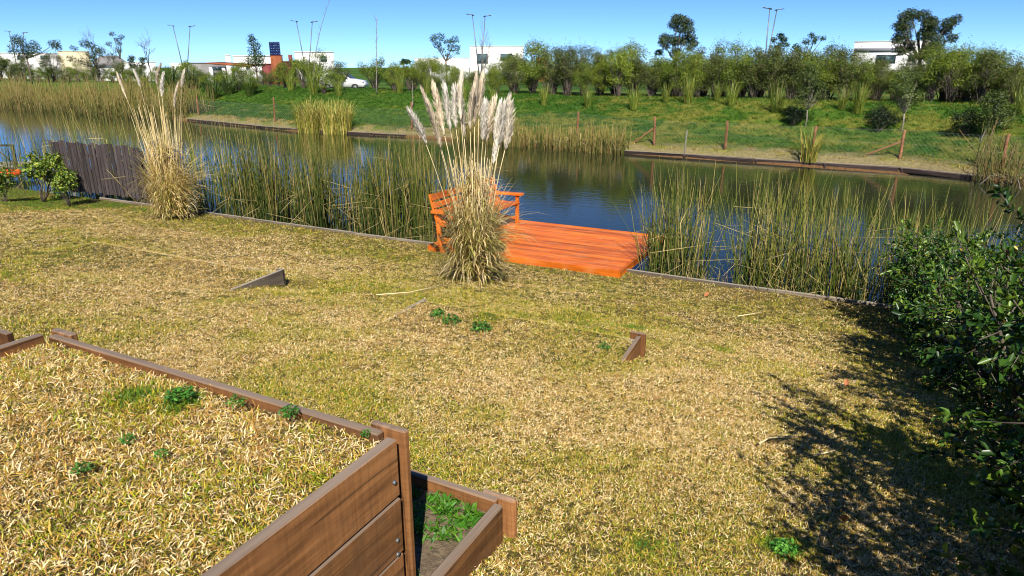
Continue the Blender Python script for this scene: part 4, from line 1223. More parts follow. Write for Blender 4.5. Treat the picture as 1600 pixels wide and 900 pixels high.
for i, (px_, py_, h_, k) in enumerate(((990, 172, 42, 0), (1075, 162, 45, 0), (1142, 166, 42, 0), (1212, 176, 48, 0), (918, 168, 38, 0), (850, 165, 35, 0), (490, 148, 48, 0), (530, 150, 30, 0), (455, 142, 30, 0), (625, 146, 34, 0), (668, 148, 34, 0),
                                       (1340, 178, 48, 0), (1592, 180, 45, 0), (1315, 172, 34, 0), (335, 155, 38, 1), (360, 148, 36, 1), (392, 150, 34, 1), (300, 140, 35, 1), (270, 138, 36, 1), (225, 135, 30, 1), (1120, 158, 30, 0), (1040, 160, 30, 0), (770, 160, 30, 0), (725, 158, 34, 0))):
    p = far_spot(px_, py_)
    hm = h_ / 1121 * math.hypot(p[0], p[1]) * 0.95
    lab = 'upright ornamental grass clump on the far embankment, %s from the left' % ['first', 'second', 'third', 'fourth', 'fifth', 'sixth', 'seventh', 'eighth', 'ninth', 'tenth', 'eleventh', 'twelfth', 'thirteenth', 'fourteenth', 'fifteenth', 'sixteenth', 'seventeenth', 'eighteenth', 'nineteenth', 'twentieth', 'twenty-first', 'twenty-second', 'twenty-third', 'twenty-fourth'][
        sorted([225, 270, 300, 335, 360, 392, 455, 490, 530, 625, 668, 725, 770, 850, 918, 990, 1040, 1075, 1120, 1142, 1212, 1315, 1340, 1592]).index(px_)]
    clump((dg if k else gc)[i % 2], px_, py_, lab, hm / 1.6, 'grass_clump', 'ornamental grass clumps on the embankment', p)

# ------------------------------------------------------------------ hedge bushes along the top of the embankment
BT = [[(0.11, 0.18, 0.014), (0.16, 0.22, 0.018), (0.08, 0.13, 0.014), (0.21, 0.25, 0.025)],
      [(0.08, 0.13, 0.018), (0.12, 0.16, 0.022), (0.06, 0.09, 0.014), (0.15, 0.13, 0.05)],
      [(0.15, 0.22, 0.014), (0.20, 0.26, 0.018), (0.10, 0.16, 0.014), (0.25, 0.28, 0.03)]]
bush = [shrub_meshes(500 + k, 2.6, 1.15, 6500, 0.085, BT[k % 3], 30, 0.34, low=0.16, trunks=6, aspect=0.34) for k in range(6)]
_px = [0, 60, 130, 200, 250, 300, 350, 420, 460, 520, 570, 620, 660, 700, 740, 780, 830, 880, 930, 980, 1040, 1100, 1150, 1200, 1250, 1300, 1340, 1400, 1440, 1490, 1530, 1570, 1620, 1700]
_ty = [86, 90, 96, 100, 101, 103, 105, 106, 84, 79, 82, 94, 90, 108, 106, 86, 70, 76, 82, 78, 80, 77, 71, 76, 82, 77, 90, 97, 78, 69, 78, 94, 108, 112]
segs_ = [(0, 260, 'shrub from the left below the far left trees', 'far left hedge shrubs'), (260, 455, 'low shrub from the left before the red roofs', 'shrubs before the red roofs'), (455, 640, 'bush from the left around the parked white car', 'bushes by the white car'),
         (640, 860, 'bush from the left below the middle white houses', 'bushes below the white houses'), (860, 1180, 'bush from the left in the hedge under the round-headed tree', 'bushes of the long hedge'), (1180, 1340, 'bush from the left in the hedge before the right house', 'bushes left of the right house'), (1340, 1800, 'bush from the left below the right white house', 'bushes below the right house')]
rb = random.Random(77)
placed = []
for row, (tt0, tt1, step_) in enumerate(((8.8, 10.0, 27), (11.0, 13.0, 27), (5.5, 8.0, 24))):
    x = 8 + row * 14
    while x < 1720:
        if row == 0 and (x < 445 and rb.random() < 0.1 or 552 < x < 572):
            x += step_; continue
        if row == 2 and (x < 190 or x > 415):
            x += step_; continue
        if row == 1 and 488 < x < 592:
            x += step_; continue
        # walk out along this line of sight until the wanted distance behind the shore
        for Y in np.arange(24, 140, 0.4):
            p = at(x, 150, Y); s_, t_ = st_of(p)
            if t_ > rb.uniform(tt0, tt1): break
        z = float(far_z(np.array([s_]), np.array([t_]))[0]); p[2] = z - 0.05
        topz = at(x, np.interp(x, _px, _ty) + (7 if row == 0 else 18 if row == 2 else 0) + rb.uniform(-8, 14), Y)[2]
        hm = max(topz - z, 1.3)
        lab, grp = [(l, g_) for (a, b_, l, g_) in segs_ if a <= x < b_][0]
        w_ = hm / 2.6 * rb.uniform(0.85, 1.15)
        placed.append((place('hedge_bush', bush[rb.randrange(6)], p, lab, 'bush', grp, (w_ * 1.12, w_ * 1.12, hm / 2.32)), grp, row, x, lab))
        x += step_ * rb.uniform(0.8, 1.2)

for (x, ty_, ms_, l_) in ((506, 112, 2, 'light bush hiding the tail of the white car'), (527, 110, 0, 'light bush in front of the white car door')):
    p = at(x, 150, 50.5); s_, t_ = st_of(p); p[2] = float(far_z(np.array([s_]), np.array([t_]))[0]) - 0.05
    hm = at(x, ty_, 50.5)[2] - p[2]
    place('hedge_bush', bush[ms_], p, l_, 'bush', 'bushes by the white car', (hm / 2.6, hm / 2.6, hm / 2.32))
ORD = 'first second third fourth fifth sixth seventh eighth ninth tenth eleventh twelfth thirteenth fourteenth fifteenth sixteenth seventeenth eighteenth nineteenth twentieth'.split()
for (_, _, l_, g_) in segs_:
    for row in (0, 1, 2):
        mem = sorted([q for q in placed if q[1] == g_ and q[2] == row], key=lambda q: q[3])
        for i, q in enumerate(mem):
            q[0]['label'] = '%s %s-row %s' % (ORD[min(i, 19)], ('middle', 'back', 'front')[row], l_)

# ------------------------------------------------------------------ trees
def tree_meshes(seed, hgt, crown_c, crown_r, nleaf, lsize, tints, nb=16, br=0.5, trunk_r=0.10, fork=0.45, bark='bark', lean=(0, 0), blobs=None):
    r = np.random.default_rng(seed)
    bl = blobs or [(np.array([crown_c[0], crown_c[1], crown_c[2]]) + b_[0], b_[1]) for b_ in make_blobs(r, nb, crown_r[0], crown_r[1], 0, br)]
    P, d = crown_points(r, nleaf, bl, 0.25)
    g = Geo(); leaf_faces(g, P, lsize, np.array(tints), r, 0.5, d, 0.4, 0.25)
    cr = g.mesh('crown', M['leaf'])
    g = Geo()
    fk = np.array([lean[0], lean[1], hgt * fork])
    g.tube([np.array([0, 0, -0.1]), fk * 0.5 + np.array([0.03, 0, 0]), fk], np.array([1.25, 1.0, 0.8]) * trunk_r, 7)
    for c, rad in bl:
        md = fk * 0.45 + c * 0.55 + np.array([r.normal(0, 0.08), r.normal(0, 0.08), -0.05 * hgt * r.random()])
        g.tube([fk, (fk + md) / 2, md, c], np.array([0.6, 0.45, 0.3, 0.1]) * trunk_r, 5)
    return g.mesh('trunk', M[bark], True), cr
def tree_at(px_, ytop, Y, basez, seed, crown_px, nleaf, lsize, tints, label, name='tree', nb=16, br=0.35, fork=0.4, bark='bark', trunk_r=0.09, rz=0.0, blobs=None):
    """crown_px: half width and (top, bottom) rows of the crown in the photograph"""
    k = Y / 1121.0
    base = at(px_, 105, Y); base[2] = basez
    top = at(px_, ytop, Y)[2]; bot = at(px_, crown_px[1], Y)[2]
    rx = crown_px[0] * k; rz_ = max((top - bot) / 2, 0.2)
    br_ = br * min(rx, rz_) if br < 1 else br
    bl = None
    if blobs:
        bl = [(np.array([(bx - px_) * k, (R.random() - 0.5) * rx * 0.9, at(bx, by, Y)[2] - basez]), brad * k * 1.15) for (bx, by, brad) in blobs]
    ms = tree_meshes(seed, top - basez, (0, 0, (top + bot) / 2 - basez), (max(rx - br_ * 0.7, 0.1), max(rz_ - br_ * 0.7, 0.1)), nleaf, lsize, tints, nb, br_, trunk_r, fork, bark, blobs=bl)
    return place(name, ms, base, label, 'tree', None, 1.0, rz)
DT = [(0.035, 0.060, 0.018), (0.055, 0.085, 0.022), (0.025, 0.045, 0.015), (0.09, 0.11, 0.035)]
tree_at(1055, 22, 56, 1.3, 601, (30, 84), 7500, 0.15, DT, 'round-headed dark tree rising above the middle of the hedge', blobs=[(1050, 30, 8), (1062, 32, 9), (1072, 36, 7), (1046, 38, 7), (1058, 44, 9), (1072, 48, 8), (1036, 58, 7), (1046, 62, 8), (1030, 66, 6), (1066, 62, 9), (1078, 60, 8), (1082, 68, 6), (1056, 66, 6), (1040, 72, 6), (1074, 74, 6), (1030, 82, 6), (1050, 80, 7)])
tree_at(1436, 16, 44, 1.35, 602, (52, 92), 13000, 0.13, DT + [(0.05, 0.09, 0.018)], 'large dark feathery tree in front of the right white house', trunk_r=0.12, fork=0.45, blobs=[(1400, 26, 9), (1415, 22, 10), (1432, 24, 10), (1395, 40, 9), (1412, 38, 11), (1430, 38, 11), (1450, 34, 10), (1468, 36, 9), (1484, 30, 8), (1476, 46, 9), (1455, 50, 11), (1430, 54, 12), (1408, 54, 11), (1398, 62, 8), (1470, 60, 8), (1448, 66, 11), (1424, 70, 11), (1410, 78, 9), (1440, 82, 10), (1460, 76, 8)])
BTt = [(0.05, 0.10, 0.03), (0.07, 0.13, 0.04), (0.035, 0.075, 0.025)]
tree_at(697, 54, 70, 1.3, 603, (24, 90), 1500, 0.17, BTt, 'small open tree beside the white house with the brown door', blobs=[(680, 60, 6), (690, 58, 7), (684, 70, 6), (702, 66, 7), (712, 62, 6), (706, 76, 6), (692, 78, 5), (714, 74, 5), (700, 86, 4), (716, 82, 4)], fork=0.5)
tree_at(400, 53, 66, 1.3, 604, (12, 108), 2200, 0.16, BTt, 'slim upright tree left of the solar panel pillar', blobs=[(400, 58, 5), (398, 66, 7), (404, 72, 7), (396, 78, 7), (402, 86, 9), (394, 92, 8), (408, 90, 8), (388, 98, 6), (400, 98, 8), (410, 100, 6)], fork=0.3)
tree_at(45, 56, 80, 1.2, 605, (46, 92), 2600, 0.19, DT, 'spreading flat-topped tree at the far left', blobs=[(38, 62, 8), (48, 64, 9), (58, 70, 8), (28, 74, 7), (40, 74, 8), (16, 80, 6), (78, 68, 7), (90, 68, 6), (70, 78, 7), (50, 80, 8), (62, 84, 7), (30, 84, 7), (88, 74, 6)], fork=0.55)
tree_at(150, 66, 78, 1.2, 606, (32, 110), 2000, 0.18, DT, 'dark leaning tree left of the bare trees', blobs=[(132, 68, 7), (142, 70, 7), (128, 76, 5), (150, 78, 7), (162, 82, 8), (140, 86, 7), (122, 92, 6), (152, 92, 8), (170, 88, 6), (146, 100, 7), (135, 96, 6)], fork=0.4)
tree_at(190, 50, 82, 1.2, 607, (15, 90), 700, 0.16, DT, 'thin half-bare tree among the far left houses', blobs=[(186, 53, 4), (196, 58, 4), (188, 62, 4), (180, 68, 4), (196, 68, 4), (190, 78, 5)], fork=0.5, bark='palebark')
tree_at(215, 84, 80, 1.2, 608, (22, 112), 1300, 0.17, DT, 'small dark tree right of the bare trees', nb=9)
tree_at(1215, 52, 46, 1.4, 609, (15, 80), 900, 0.12, BTt, 'small leafy treetop below the right street lamp', blobs=[(1212, 56, 5), (1206, 62, 4), (1220, 62, 5), (1214, 70, 5), (1224, 70, 4)], fork=0.6)
tree_at(1252, 52, 46, 1.4, 610, (26, 80), 900, 0.12, BTt, 'leaning treetop with sideways shoots left of the right house', blobs=[(1258, 55, 4), (1268, 60, 5), (1278, 60, 4), (1250, 66, 5), (1240, 73, 5), (1246, 78, 4), (1262, 66, 4)], fork=0.5)
tree_at(940 / 1.0 - 3, 84, 60, 1.3, 611, (14, 105), 900, 0.15, BTt, 'small tree top behind the long hedge', nb=8)
tree_at(635, 87, 62, 1.3, 612, (14, 108), 900, 0.15, BTt, 'small tree right of the white car bushes', nb=8)
tree_at(1540, 90, 42, 1.35, 613, (30, 150), 3500, 0.10, BT[1], 'bushy tree sloping down to the right edge', nb=18)
# young trees planted on the embankment slope
for (px_, pb, ytop, hw, seed, lab) in ((1258, 198, 108, 28, 620, 'young tree with pale stems on the slope, right of the grass clumps'), (1408, 206, 112, 26, 621, 'young grey-green tree on the slope in the middle right'), (1548, 214, 158, 34, 622, 'young olive-green tree on the slope near the right edge')):
    p = far_spot(px_, pb); k = math.hypot(p[0], p[1]) / 1121.0
    hh = (pb - ytop) * k * 1.03
    ms = tree_meshes(seed, hh, (0, 0, hh * 0.56), (hw * k * 0.8, hh * 0.34), 3600, 0.085, [(0.075, 0.11, 0.02), (0.10, 0.14, 0.025), (0.055, 0.085, 0.018)], 22, 0.30, 0.03, 0.25, 'palebark')
    place('young_tree', ms, p, lab, 'tree', 'young trees on the slope', 1.0, 0.0)
dk_ = shrub_meshes(640, 1.2, 0.62, 1500, 0.085, [(0.014, 0.028, 0.010), (0.022, 0.040, 0.012), (0.010, 0.020, 0.008)], 14, 0.24, low=0.12)  # near-black shrubs added to stand in for the shade beside the young trees
for (px_, pb, s_, lab) in ((1238, 197, 0.85, 'dark stand-in for shade at the foot of the young tree right of the clumps'), (1372, 206, 1.0, 'dark stand-in for shade left of the young tree in the middle right'), (1506, 211, 0.95, 'dark stand-in for shade left of the leaning grey stake')):
    place('shade_stand_in', dk_, far_spot(px_, pb), lab, 'shrub', 'shade stand-ins on the slope', s_)
sk = far_spot(1530, 222)
sp_ = thing('stake', sk, 'leaning grey support stake beside the rightmost young tree', 'stake')
board('shaft', sk - Z3 * 0.2, sk + np.array([0.55, 0.1, 1.75]), 0.05, 0.05, M['palebark'], sp_, up=(1, 0, 0))

def bare(g, p, d, L, r0, depth, rr):
    q = p + d * L
    mid = (p + q) / 2 + np.array([rr.gauss(0, 0.03), rr.gauss(0, 0.03), 0]) * L
    g.tube([p, mid, q], [r0, r0 * 0.85, r0 * 0.65], 5 if depth > 2 else 3, cap=False)
    if depth == 0: return
    for k in range(3 if depth > 1 else 4):
        e = d + np.array([rr.gauss(0, 0.55), rr.gauss(0, 0.55), rr.gauss(0.12, 0.25)]); e /= np.linalg.norm(e)
        t = rr.uniform(0.55, 1.0)
        bare(g, p + d * L * t, e, L * rr.uniform(0.55, 0.8), r0 * 0.55, depth - 1, rr)
for (px_, yt, Y, seed, lab, spread) in ((232, 56, 82, 1, 'bare pale tree between the far left houses', 1.0), (152, 36, 84, 2, 'tall bare thin tree above the dark leaning tree', 0.5), (180, 66, 84, 3, 'bare grey tree in front of the grey roof', 1.0), (755, 50, 60, 4, 'bare sapling in front of the middle white house', 0.5), (1565, 108, 60, 5, 'bare twiggy tree at the far right', 1.0)):
    rr = random.Random(seed); base = at(px_, 105, Y); base[2] = 1.2
    top = at(px_, yt, Y)[2]
    root = thing('bare_tree', base, lab, 'tree', 'bare trees')
    g = Geo(); hh = top - 1.2
    bare(g, np.zeros(3), np.array([0.03, 0, 1.0]), hh * 0.46, 0.075, 4, rr)
    root.scale = (spread, spread, 1)
    obj('branches', g.mesh('branches', M['palebark'], True), root)
# tall leafless saplings close behind the bank
for (xb, yb, xt, yt, lab) in ((490, 148, 517, -6, 'very tall thin leafless sapling curving out of the picture top'), (588, 148, 588, 26, 'tall straight leafless sapling right of the white car'), (645, 168, 644, 126, 'short bare sapling on the slope left of the plumes'), (755, 150, 752, 62, 'thin bare sapling rising beside the middle white house')):
    p = far_spot(xb, yb); q = at(xt, yt, p[1])
    root = thing('sapling', p, lab, 'sapling')
    g = Geo(); q = q - p; r_ = random.Random(xb)
    tt = np.linspace(0, 1, 8)[:, None]
    cv = np.array([0.02 * q[2] * (-1 if xb == 490 else 0.2), 0, 0])
    pts = q * tt + cv * np.sin(math.pi * tt)
    if xb == 490: pts[:, 0] -= 0.25 * np.sin(math.pi * tt[:, 0]) * 1.0
    g.tube(pts, np.linspace(0.04, 0.012, 8), 5)
    for k in range(12):
        a = r_.uniform(0.45, 0.97); b0 = np.array([np.interp(a, tt[:, 0], pts[:, i]) for i in range(3)]); sd = r_.choice((-1, 1))
        L = q[2] * r_.uniform(0.04, 0.12)
        g.tube([b0, b0 + np.array([sd * L * 0.35, r_.uniform(-0.1, 0.1), L])], [0.009, 0.003], 3)
    obj('trunk', g.mesh('trunk', M['palebark'], True), root)

# ------------------------------------------------------------------ street lamps with two leaning arms
for (xl, yl, xr, yr, xb, Y, lab) in ((270, 40, 297, 41, 288, 97, 'twin-armed street lamp right of the bare trees'), (463, 33, 488, 34, 479, 89, 'twin-armed street lamp right of the solar panel'), (738, 23, 758, 25, 750, 78, 'twin-armed street lamp above the middle white house'),
                                     (1203, 13, 1214, 15, 1194, 70, 'street lamp seen edge-on above the right part of the hedge'), (14, 49, 37, 51, 27, 114, 'twin-armed street lamp at the far left edge')):
    base = at(xb, 105, Y); base[2] = 1.15
    root = thing('street_lamp', base, lab, 'street lamp', 'street lamps')
    for (tx, ty, sd) in ((xl, yl, -1), (xr, yr, 1)):
        tp = at(tx, ty, Y + (0.0 if sd < 0 else 0.8)) - base
        g = Geo(); g.tube([np.zeros(3), tp * 0.5 + np.array([-0.02 * sd, 0, 0]), tp], [0.075, 0.06, 0.042], 6)
        pole = obj('pole', g.mesh('pole', M['metal'], True), root)
        g = Geo(); g.box((0, 0, 0), (0.78, 0.3, 0.07)); g.box((-0.36 * sd, 0, -0.03), (0.2, 0.14, 0.1))
        obj('lamp_head', g.mesh('lamp_head', M['metal']), root, loc=tp + np.array([0.26 * sd, 0, 0.02]), rot=(0, -0.12 * sd, 0))
    g = Geo(); g.tube([[0, 0, -0.2], [0, 0, 0.9]], [0.14, 0.12], 8); obj('base', g.mesh('base', M['metal'], True), root)

# ------------------------------------------------------------------ houses
def house(px0, px1, ytop, Y, label, mat='white', base=1.1, depth=8.0, wins=(), doors=(), bands=(), parapet=True, roof=None, chim=None, rz=0.0, name='house'):
    a = at(px0, ytop, Y); b_ = at(px1, ytop, Y)
    cx = (a[0] + b_[0]) / 2; w = b_[0] - a[0]; hgt = a[2] - base
    th_ = -math.atan2(cx, Y)
    root = thing(name, (cx - math.sin(th_) * depth / 2, Y + math.cos(th_) * depth / 2, base), label, 'house', 'houses across the lake', th_)
    g = Geo(); g.box((0, 0, hgt / 2 - 0.5), (w, depth, hgt + 1.0)); obj('wall', g.mesh('wall', M[mat]), root)
    f = -depth / 2
    if parapet:
        g = Geo(); g.box((0, 0, hgt + 0.06), (w + 0.12, depth + 0.12, 0.12)); obj('parapet_cap', g.mesh('parapet_cap', M[mat]), root)
    def loc(px_, py_):
        q = at(px_, py_, Y); return q[0] - cx, q[2] - base
    for (x0, x1, y0, y1) in wins:
        (xa, zt), (xb, zb) = loc(x0, y0), loc(x1, y1)
        g = Geo(); ww, wh = xb - xa, zt - zb; c = ((xa + xb) / 2, f, (zt + zb) / 2); t = 0.07
        for (dx, dz, sx, sz) in ((0, wh / 2, ww + t, t), (0, -wh / 2, ww + t, t), (-ww / 2, 0, t, wh), (ww / 2, 0, t, wh), (0, 0, t * 0.7, wh)):
            g.box((c[0] + dx, f - 0.03, c[2] + dz), (sx, 0.09, sz))
        wo = obj('window', g.mesh('window', M['darkband']), root)
        g = Geo(); g.box((c[0], f - 0.012, c[2]), (ww - 0.01, 0.03, wh - 0.01)); obj('pane', g.mesh('pane', M['glass']), wo)
    for (x0, x1, y0, y1) in doors:
        (xa, zt), (xb, zb) = loc(x0, y0), loc(x1, y1)
        g = Geo(); g.box(((xa + xb) / 2, f - 0.03, (zt + zb) / 2), (xb - xa, 0.08, zt - zb)); obj('door', g.mesh('door', M['brown']), root)
    for (x0, x1, y0, y1, bm_) in bands:
        (xa, zt), (xb, zb) = loc(x0, y0), loc(x1, y1)
        g = Geo(); g.box(((xa + xb) / 2, f - 0.04, (zt + zb) / 2), (xb - xa, 0.10, zt - zb)); obj('facade_band', g.mesh('facade_band', M[bm_]), root)
    if roof:
        g = Geo(); o_ = 0.5; x, y, rh = w / 2 + o_, depth / 2 + o_, roof
        g.add([[-x, -y, hgt], [x, -y, hgt], [x, y, hgt], [-x, y, hgt], [-x * 0.45, 0, hgt + rh], [x * 0.45, 0, hgt + rh]], [[[0, 1, 5, 4], [2, 3, 4, 5]], [[1, 2, 5], [3, 0, 4]], [[3, 2, 1, 0]]])
        obj('roof', g.mesh('roof', M['greyroof']), root)
    for (x0, x1, y0, cm) in (chim or ()):
        (xa, zt), (xb, _) = loc(x0, y0), loc(x1, y0)
        g = Geo(); g.box(((xa + xb) / 2, 0, (zt + hgt) / 2 - 0.2), (xb - xa, xb - xa, zt - hgt + 0.4)); obj('chimney', g.mesh('chimney', M[cm]), root)
    return root
house(1341, 1446, 65, 100, 'white modern house with a dark grey band behind the large right tree', wins=((1372, 1397, 86, 99), (1416, 1424, 86, 96)), bands=((1341, 1420, 75, 81, 'darkband'),), depth=10)
house(1446, 1512, 106, 101, 'low white wing to the right of the big right tree', depth=6)
house(734, 818, 73, 110, 'tall white house in the middle with a wide window', wins=((745, 762, 84, 99), (782, 800, 84, 95)), depth=9)
house(648, 733, 92, 108, 'low white house with a brown door and small square windows', wins=((658, 666, 102, 109), (697, 703, 102, 110)), doors=((674, 683, 102, 112),), depth=7, chim=((709, 712, 89, 'darkband'), (682, 685, 91, 'darkband')))
house(838, 856, 91, 105, 'ochre house wall glimpsed above the hedge', mat='ochre', depth=4)
house(461, 520, 82, 100, 'white house behind the bushes right of the pillar', wins=((500, 510, 88, 96),), depth=8)
house(366, 425, 88, 96, 'white house wall behind the slim upright tree', depth=8, chim=((353 + 14, 358 + 14, 86, 'white'),))
house(352, 359, 87, 95.5, 'narrow white tower left of the slim upright tree', depth=1.2)
house(442, 460, 97, 92, 'dark maroon house beside the rusty pillar', mat='maroon', depth=5, chim=((450, 456, 85, 'maroon'),))
house(409, 424, 101, 84, 'red-brown wall joined to the rusty pillar', mat='maroon', depth=4)
house(292, 352, 99, 104, 'long low dark grey house left of the red canopy', mat='greyroof', depth=8, wins=((330, 348, 104, 110),))
house(267, 286, 100, 106, 'small white house below the left street lamp', depth=6, wins=((275, 279, 104, 108),))
house(196, 240, 98, 108, 'white house wall behind the small dark tree', depth=8, wins=((205, 212, 101, 106),))
house(150, 195, 101, 108, 'white house with a grey hipped roof', depth=9, parapet=False, roof=1.35)
house(94, 136, 81, 116, 'cream coloured flat-roofed house at the far left', mat='cream', depth=9)
house(0, 92, 84, 122, 'long white house behind the flat-topped tree', depth=9, wins=((30, 40, 88, 93), (60, 70, 87, 92)))
# red canopy on white posts
ca = at(332, 100, 84); cb = at(398, 103, 84)
cn = thing('canopy', ((ca[0] + cb[0]) / 2, 84, 1.15), 'rust-red sloping canopy roof left of the pillar', 'canopy')
cw = cb[0] - ca[0]
g = Geo(); zt = ca[2] - 1.15
g.add([[-cw / 2, -2, zt], [cw / 2, -2, zt - 0.35], [cw / 2, 2.5, zt - 0.2], [-cw / 2, 2.5, zt + 0.1], [-cw / 2, -2, zt + 0.14], [cw / 2, -2, zt - 0.12], [cw / 2, 2.5, zt - 0.02], [-cw / 2, 2.5, zt + 0.26]], [[[3, 2, 1, 0], [4, 5, 6, 7], [0, 1, 5, 4], [1, 2, 6, 5], [2, 3, 7, 6], [3, 0, 4, 7]]])
obj('roof', g.mesh('roof', M['rust']), cn)
for x in (-cw * 0.12, cw * 0.45, -cw * 0.42):
    g = Geo(); g.box((x, -1.5, zt / 2 - 0.2), (0.35, 0.35, zt - 0.2)); obj('post', g.mesh('post', M['white']), cn)
# rusty pillar with a solar panel
pb = at(432, 105, 72); pb[2] = 1.2
pi_ = thing('pillar', pb, 'tall rusty steel pillar on the far bank', 'pillar')
k = 72 / 1121
zt = at(432, 87, 72)[2] - 1.2
g = Geo(); g.box((0, 0.3, zt / 2 - 0.2), (16 * k, 0.6, zt + 0.4)); obj('body', g.mesh('body', M['rust']), pi_)
g = Geo(); g.box((0, 0.3, zt + 0.03), (17 * k, 0.66, 0.06)); obj('cap', g.mesh('cap', M['maroon']), pi_)
sp2 = thing('solar_panel', (pb[0], 72, 1.2 + zt), 'dark blue solar panel standing on the rusty pillar', 'solar panel')
g = Geo(); g.box((0, 0.05, 0.66), (16.4 * k, 0.05, 20 * k)); obj('frame', g.mesh('frame', M['metal']), sp2)
for i in range(4):
    for j in range(5):
        g = Geo(); g.box((0, 0, 0), (3.75 * k, 0.012, 3.65 * k)); obj('cell', g.mesh('cell', M['panel']), sp2, loc=((i - 1.5) * 3.95 * k, 0.018, 0.66 + (j - 2) * 3.85 * k))
g = Geo(); g.box((0, 0.15, 0.35), (0.06, 0.06, 0.7)); obj('bracket', g.mesh('bracket', M['metal']), sp2)

# ------------------------------------------------------------------ white car
cp = at(536, 105, 54); s_, t_ = st_of(cp); cp[2] = float(far_z(np.array([s_]), np.array([t_]))[0])
cp[2] -= 0.12
car = thing('parked_car', cp, 'white car parked behind the bushes on the far bank', 'car', rz=-0.12)
car.scale = (0.86, 0.86, 0.82)
prof = [(-1.95, 0.32), (-1.98, 0.75), (-1.90, 1.02), (-1.62, 1.50), (-1.2, 1.60), (0.15, 1.58), (0.88, 1.04), (1.75, 0.90), (1.95, 0.70), (1.97, 0.34)]
g = Geo(); nP = len(prof)
def yw(z): return 0.82 if z < 1.05 else 0.82 - (z - 1.05) * 0.32
V = [(x, -yw(z), z) for x, z in prof] + [(x, yw(z), z) for x, z in prof]
i = np.arange(nP); j = (i + 1) % nP
g.add(V, [np.column_stack([i, j, j + nP, i + nP])[:, ::-1], np.arange(nP)[None], (np.arange(nP) + nP)[::-1][None]])
body = obj('body', g.mesh('body', M['carpaint']), car)
for sd in (-1, 1):
    for (q) in ([(-1.5, 1.10), (-1.32, 1.47), (-0.50, 1.50), (-0.50, 1.08)], [(-0.42, 1.08), (-0.42, 1.50), (0.10, 1.49), (0.62, 1.07)]):
        g = Geo(); g.add([(x, sd * (yw(z) + 0.008), z) for x, z in q], [[[0, 1, 2, 3]] if sd < 0 else [[3, 2, 1, 0]]]); obj('side_window', g.mesh('side_window', M['glass']), body)
g = Geo(); g.add([(0.20, -0.60, 1.555), (0.84, -0.74, 1.082), (0.84, 0.74, 1.082), (0.20, 0.60, 1.555)], [[[0, 1, 2, 3]]])
g.V[-1] = g.V[-1] + np.array([0.008, 0, 0.012]); obj('windscreen', g.mesh('windscreen', M['glass']), body)
for x in (-1.25, 1.25):
    for sd in (-1, 1):
        wh = thing('wheel', (0, 0, 0), None, None); wh.parent = car; wh.location = (x, sd * 0.76, 0.32)
        g = Geo(); g.tube([(0, -0.11, 0), (0, 0.11, 0)], 0.32, 16); obj('tyre', g.mesh('tyre', M['rubber'], False), wh)
        g = Geo(); g.tube([(0, -0.118, 0), (0, 0.118, 0)], 0.19, 12); obj('rim', g.mesh('rim', M['metal'], False), wh)
for sd in (-1, 1):
    g = Geo(); g.box((1.90, sd * 0.60, 0.74), (0.10, 0.32, 0.14)); obj('headlight', g.mesh('headlight', M['glass']), car)

# ------------------------------------------------------------------ small things on the lawn
def lawn_hit(px_, py_):
    d = ray(px_, py_)
    for t in np.linspace(1.2, 20, 4000):
        p = d * t + np.array([0, 0, H]); q = p[:2] - S0
        if p[2] <= float(lawn_z(q @ UA, q @ VA)): return p
    return p
for (pts, lab) in ((((588, 466), (640, 462), (702, 448)), 'long dry stalk lying on the lawn left of the plume grass'), (((1152, 499), (1190, 493)), 'short dry stalk lying on the lawn right of the deck'),
                   (((1185, 703), (1200, 694), (1240, 691)), 'curved dry stalk lying on the lawn near the shrub shadow'), (((1270, 722), (1302, 714)), 'small straw lying at the edge of the shrub shadow')):
    P = [lawn_hit(*q) + Z3 * 0.045 for q in pts]
    root = thing('dry_stalk', P[0], lab, 'stalk')
    g = Geo(); g.tube(np.array(P) - P[0], 0.006, 5, DRY3); obj('stem', g.mesh('stem', M['reed'], True), root)
r_ = np.random.default_rng(5)
lm, nt, b = newmat('brown_leaf'); b.inputs['Base Color'].default_value = (0.36, 0.13, 0.04, 1); b.inputs['Roughness'].default_value = 0.6
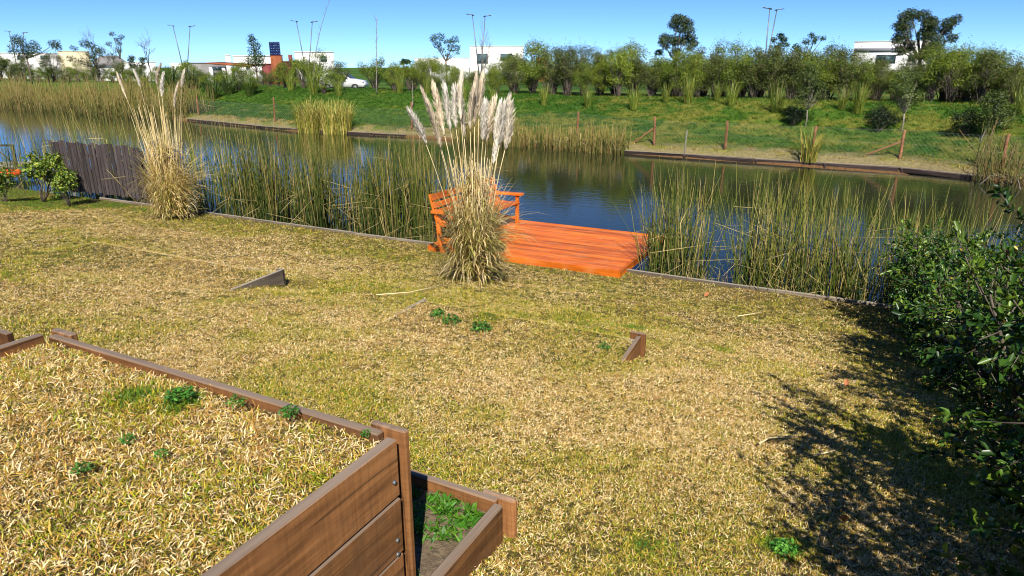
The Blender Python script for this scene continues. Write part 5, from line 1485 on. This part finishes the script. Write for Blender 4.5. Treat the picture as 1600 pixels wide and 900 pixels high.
for (px_, py_, lab) in ((1322, 612, 'fallen brown leaf in the upper shrub shadow'), (1318, 828, 'fallen brown leaf in the lower shrub shadow'), (1108, 462, 'fallen leaf on the lawn below the reeds')):
    p = lawn_hit(px_, py_) + Z3 * 0.04
    g = Geo(); leaf_faces(g, np.zeros((1, 3)), 0.085, np.array([[0.36, 0.13, 0.04]]), r_, 1.2, None, 0.5, 0.3, True)
    tag(obj('fallen_leaf', g.mesh('fallen_leaf', lm), loc=p), lab, 'leaf')
# broad-leaved weeds along the planter edge and in the lawn
def weed_mesh(seed):
    r = np.random.default_rng(seed); g = Geo()
    n = 110; a = r.random(n) * 6.2832; q = 0.07 * np.sqrt(r.random(n)); z = 0.015 + 0.075 * r.random(n) * (1 - q / 0.09)
    leaf_faces(g, np.column_stack([q * np.cos(a), q * np.sin(a), z]), 0.024, np.array([(0.06, 0.21, 0.02), (0.10, 0.27, 0.03), (0.04, 0.15, 0.02)]), r, 0.8, None, 0.55, 0.2, True)
    return g.mesh('leaves', M['leaf'])
wm = [weed_mesh(700 + k) for k in range(3)]
for k, (px_, py_, zz, s_, lab) in enumerate(((452, 648, PL_Z, 1.0, 'leafy green weed growing over the planter edge near its corner'), (370, 632, PL_Z, 0.9, 'green weed against the planter edge'), (282, 625, PL_Z - 0.02, 1.5, 'bright green weed patch in the planter grass'),
        (200, 690, PL_Z - 0.02, 0.7, 'small weed in the left part of the planter'), (252, 712, PL_Z - 0.02, 0.6, 'small weed in the middle of the planter'), (572, 680, PL_Z - 0.02, 0.55, 'tiny weed by the planter corner post'), (130, 735, PL_Z - 0.02, 0.8, 'small weed low in the left of the planter'),
        (705, 505, None, 1.6, 'dark green weed on the middle lawn tread'), (685, 494, None, 1.5, 'green weed at the end of the half buried board'), (752, 516, None, 1.8, 'wide green weed patch on the middle lawn tread'), (945, 545, None, 1.0, 'small weed beside the exposed board corner'), (722, 860, None, 0.7, 'weed at the foot of the low timber step'), (1225, 862, None, 1.1, 'green weed in the lawn left of the shrub shadow'))):
    p = lawn_hit(px_, py_) if zz is None else gp(px_, py_, zz)
    root = thing('weed', p, lab, 'weed', 'weeds', R.uniform(0, 6)); root.scale = (s_ * (0.5 if zz else 0.75),) * 3
    o = obj('leaves', wm[k % 3], root); tag(o, kind='stuff')
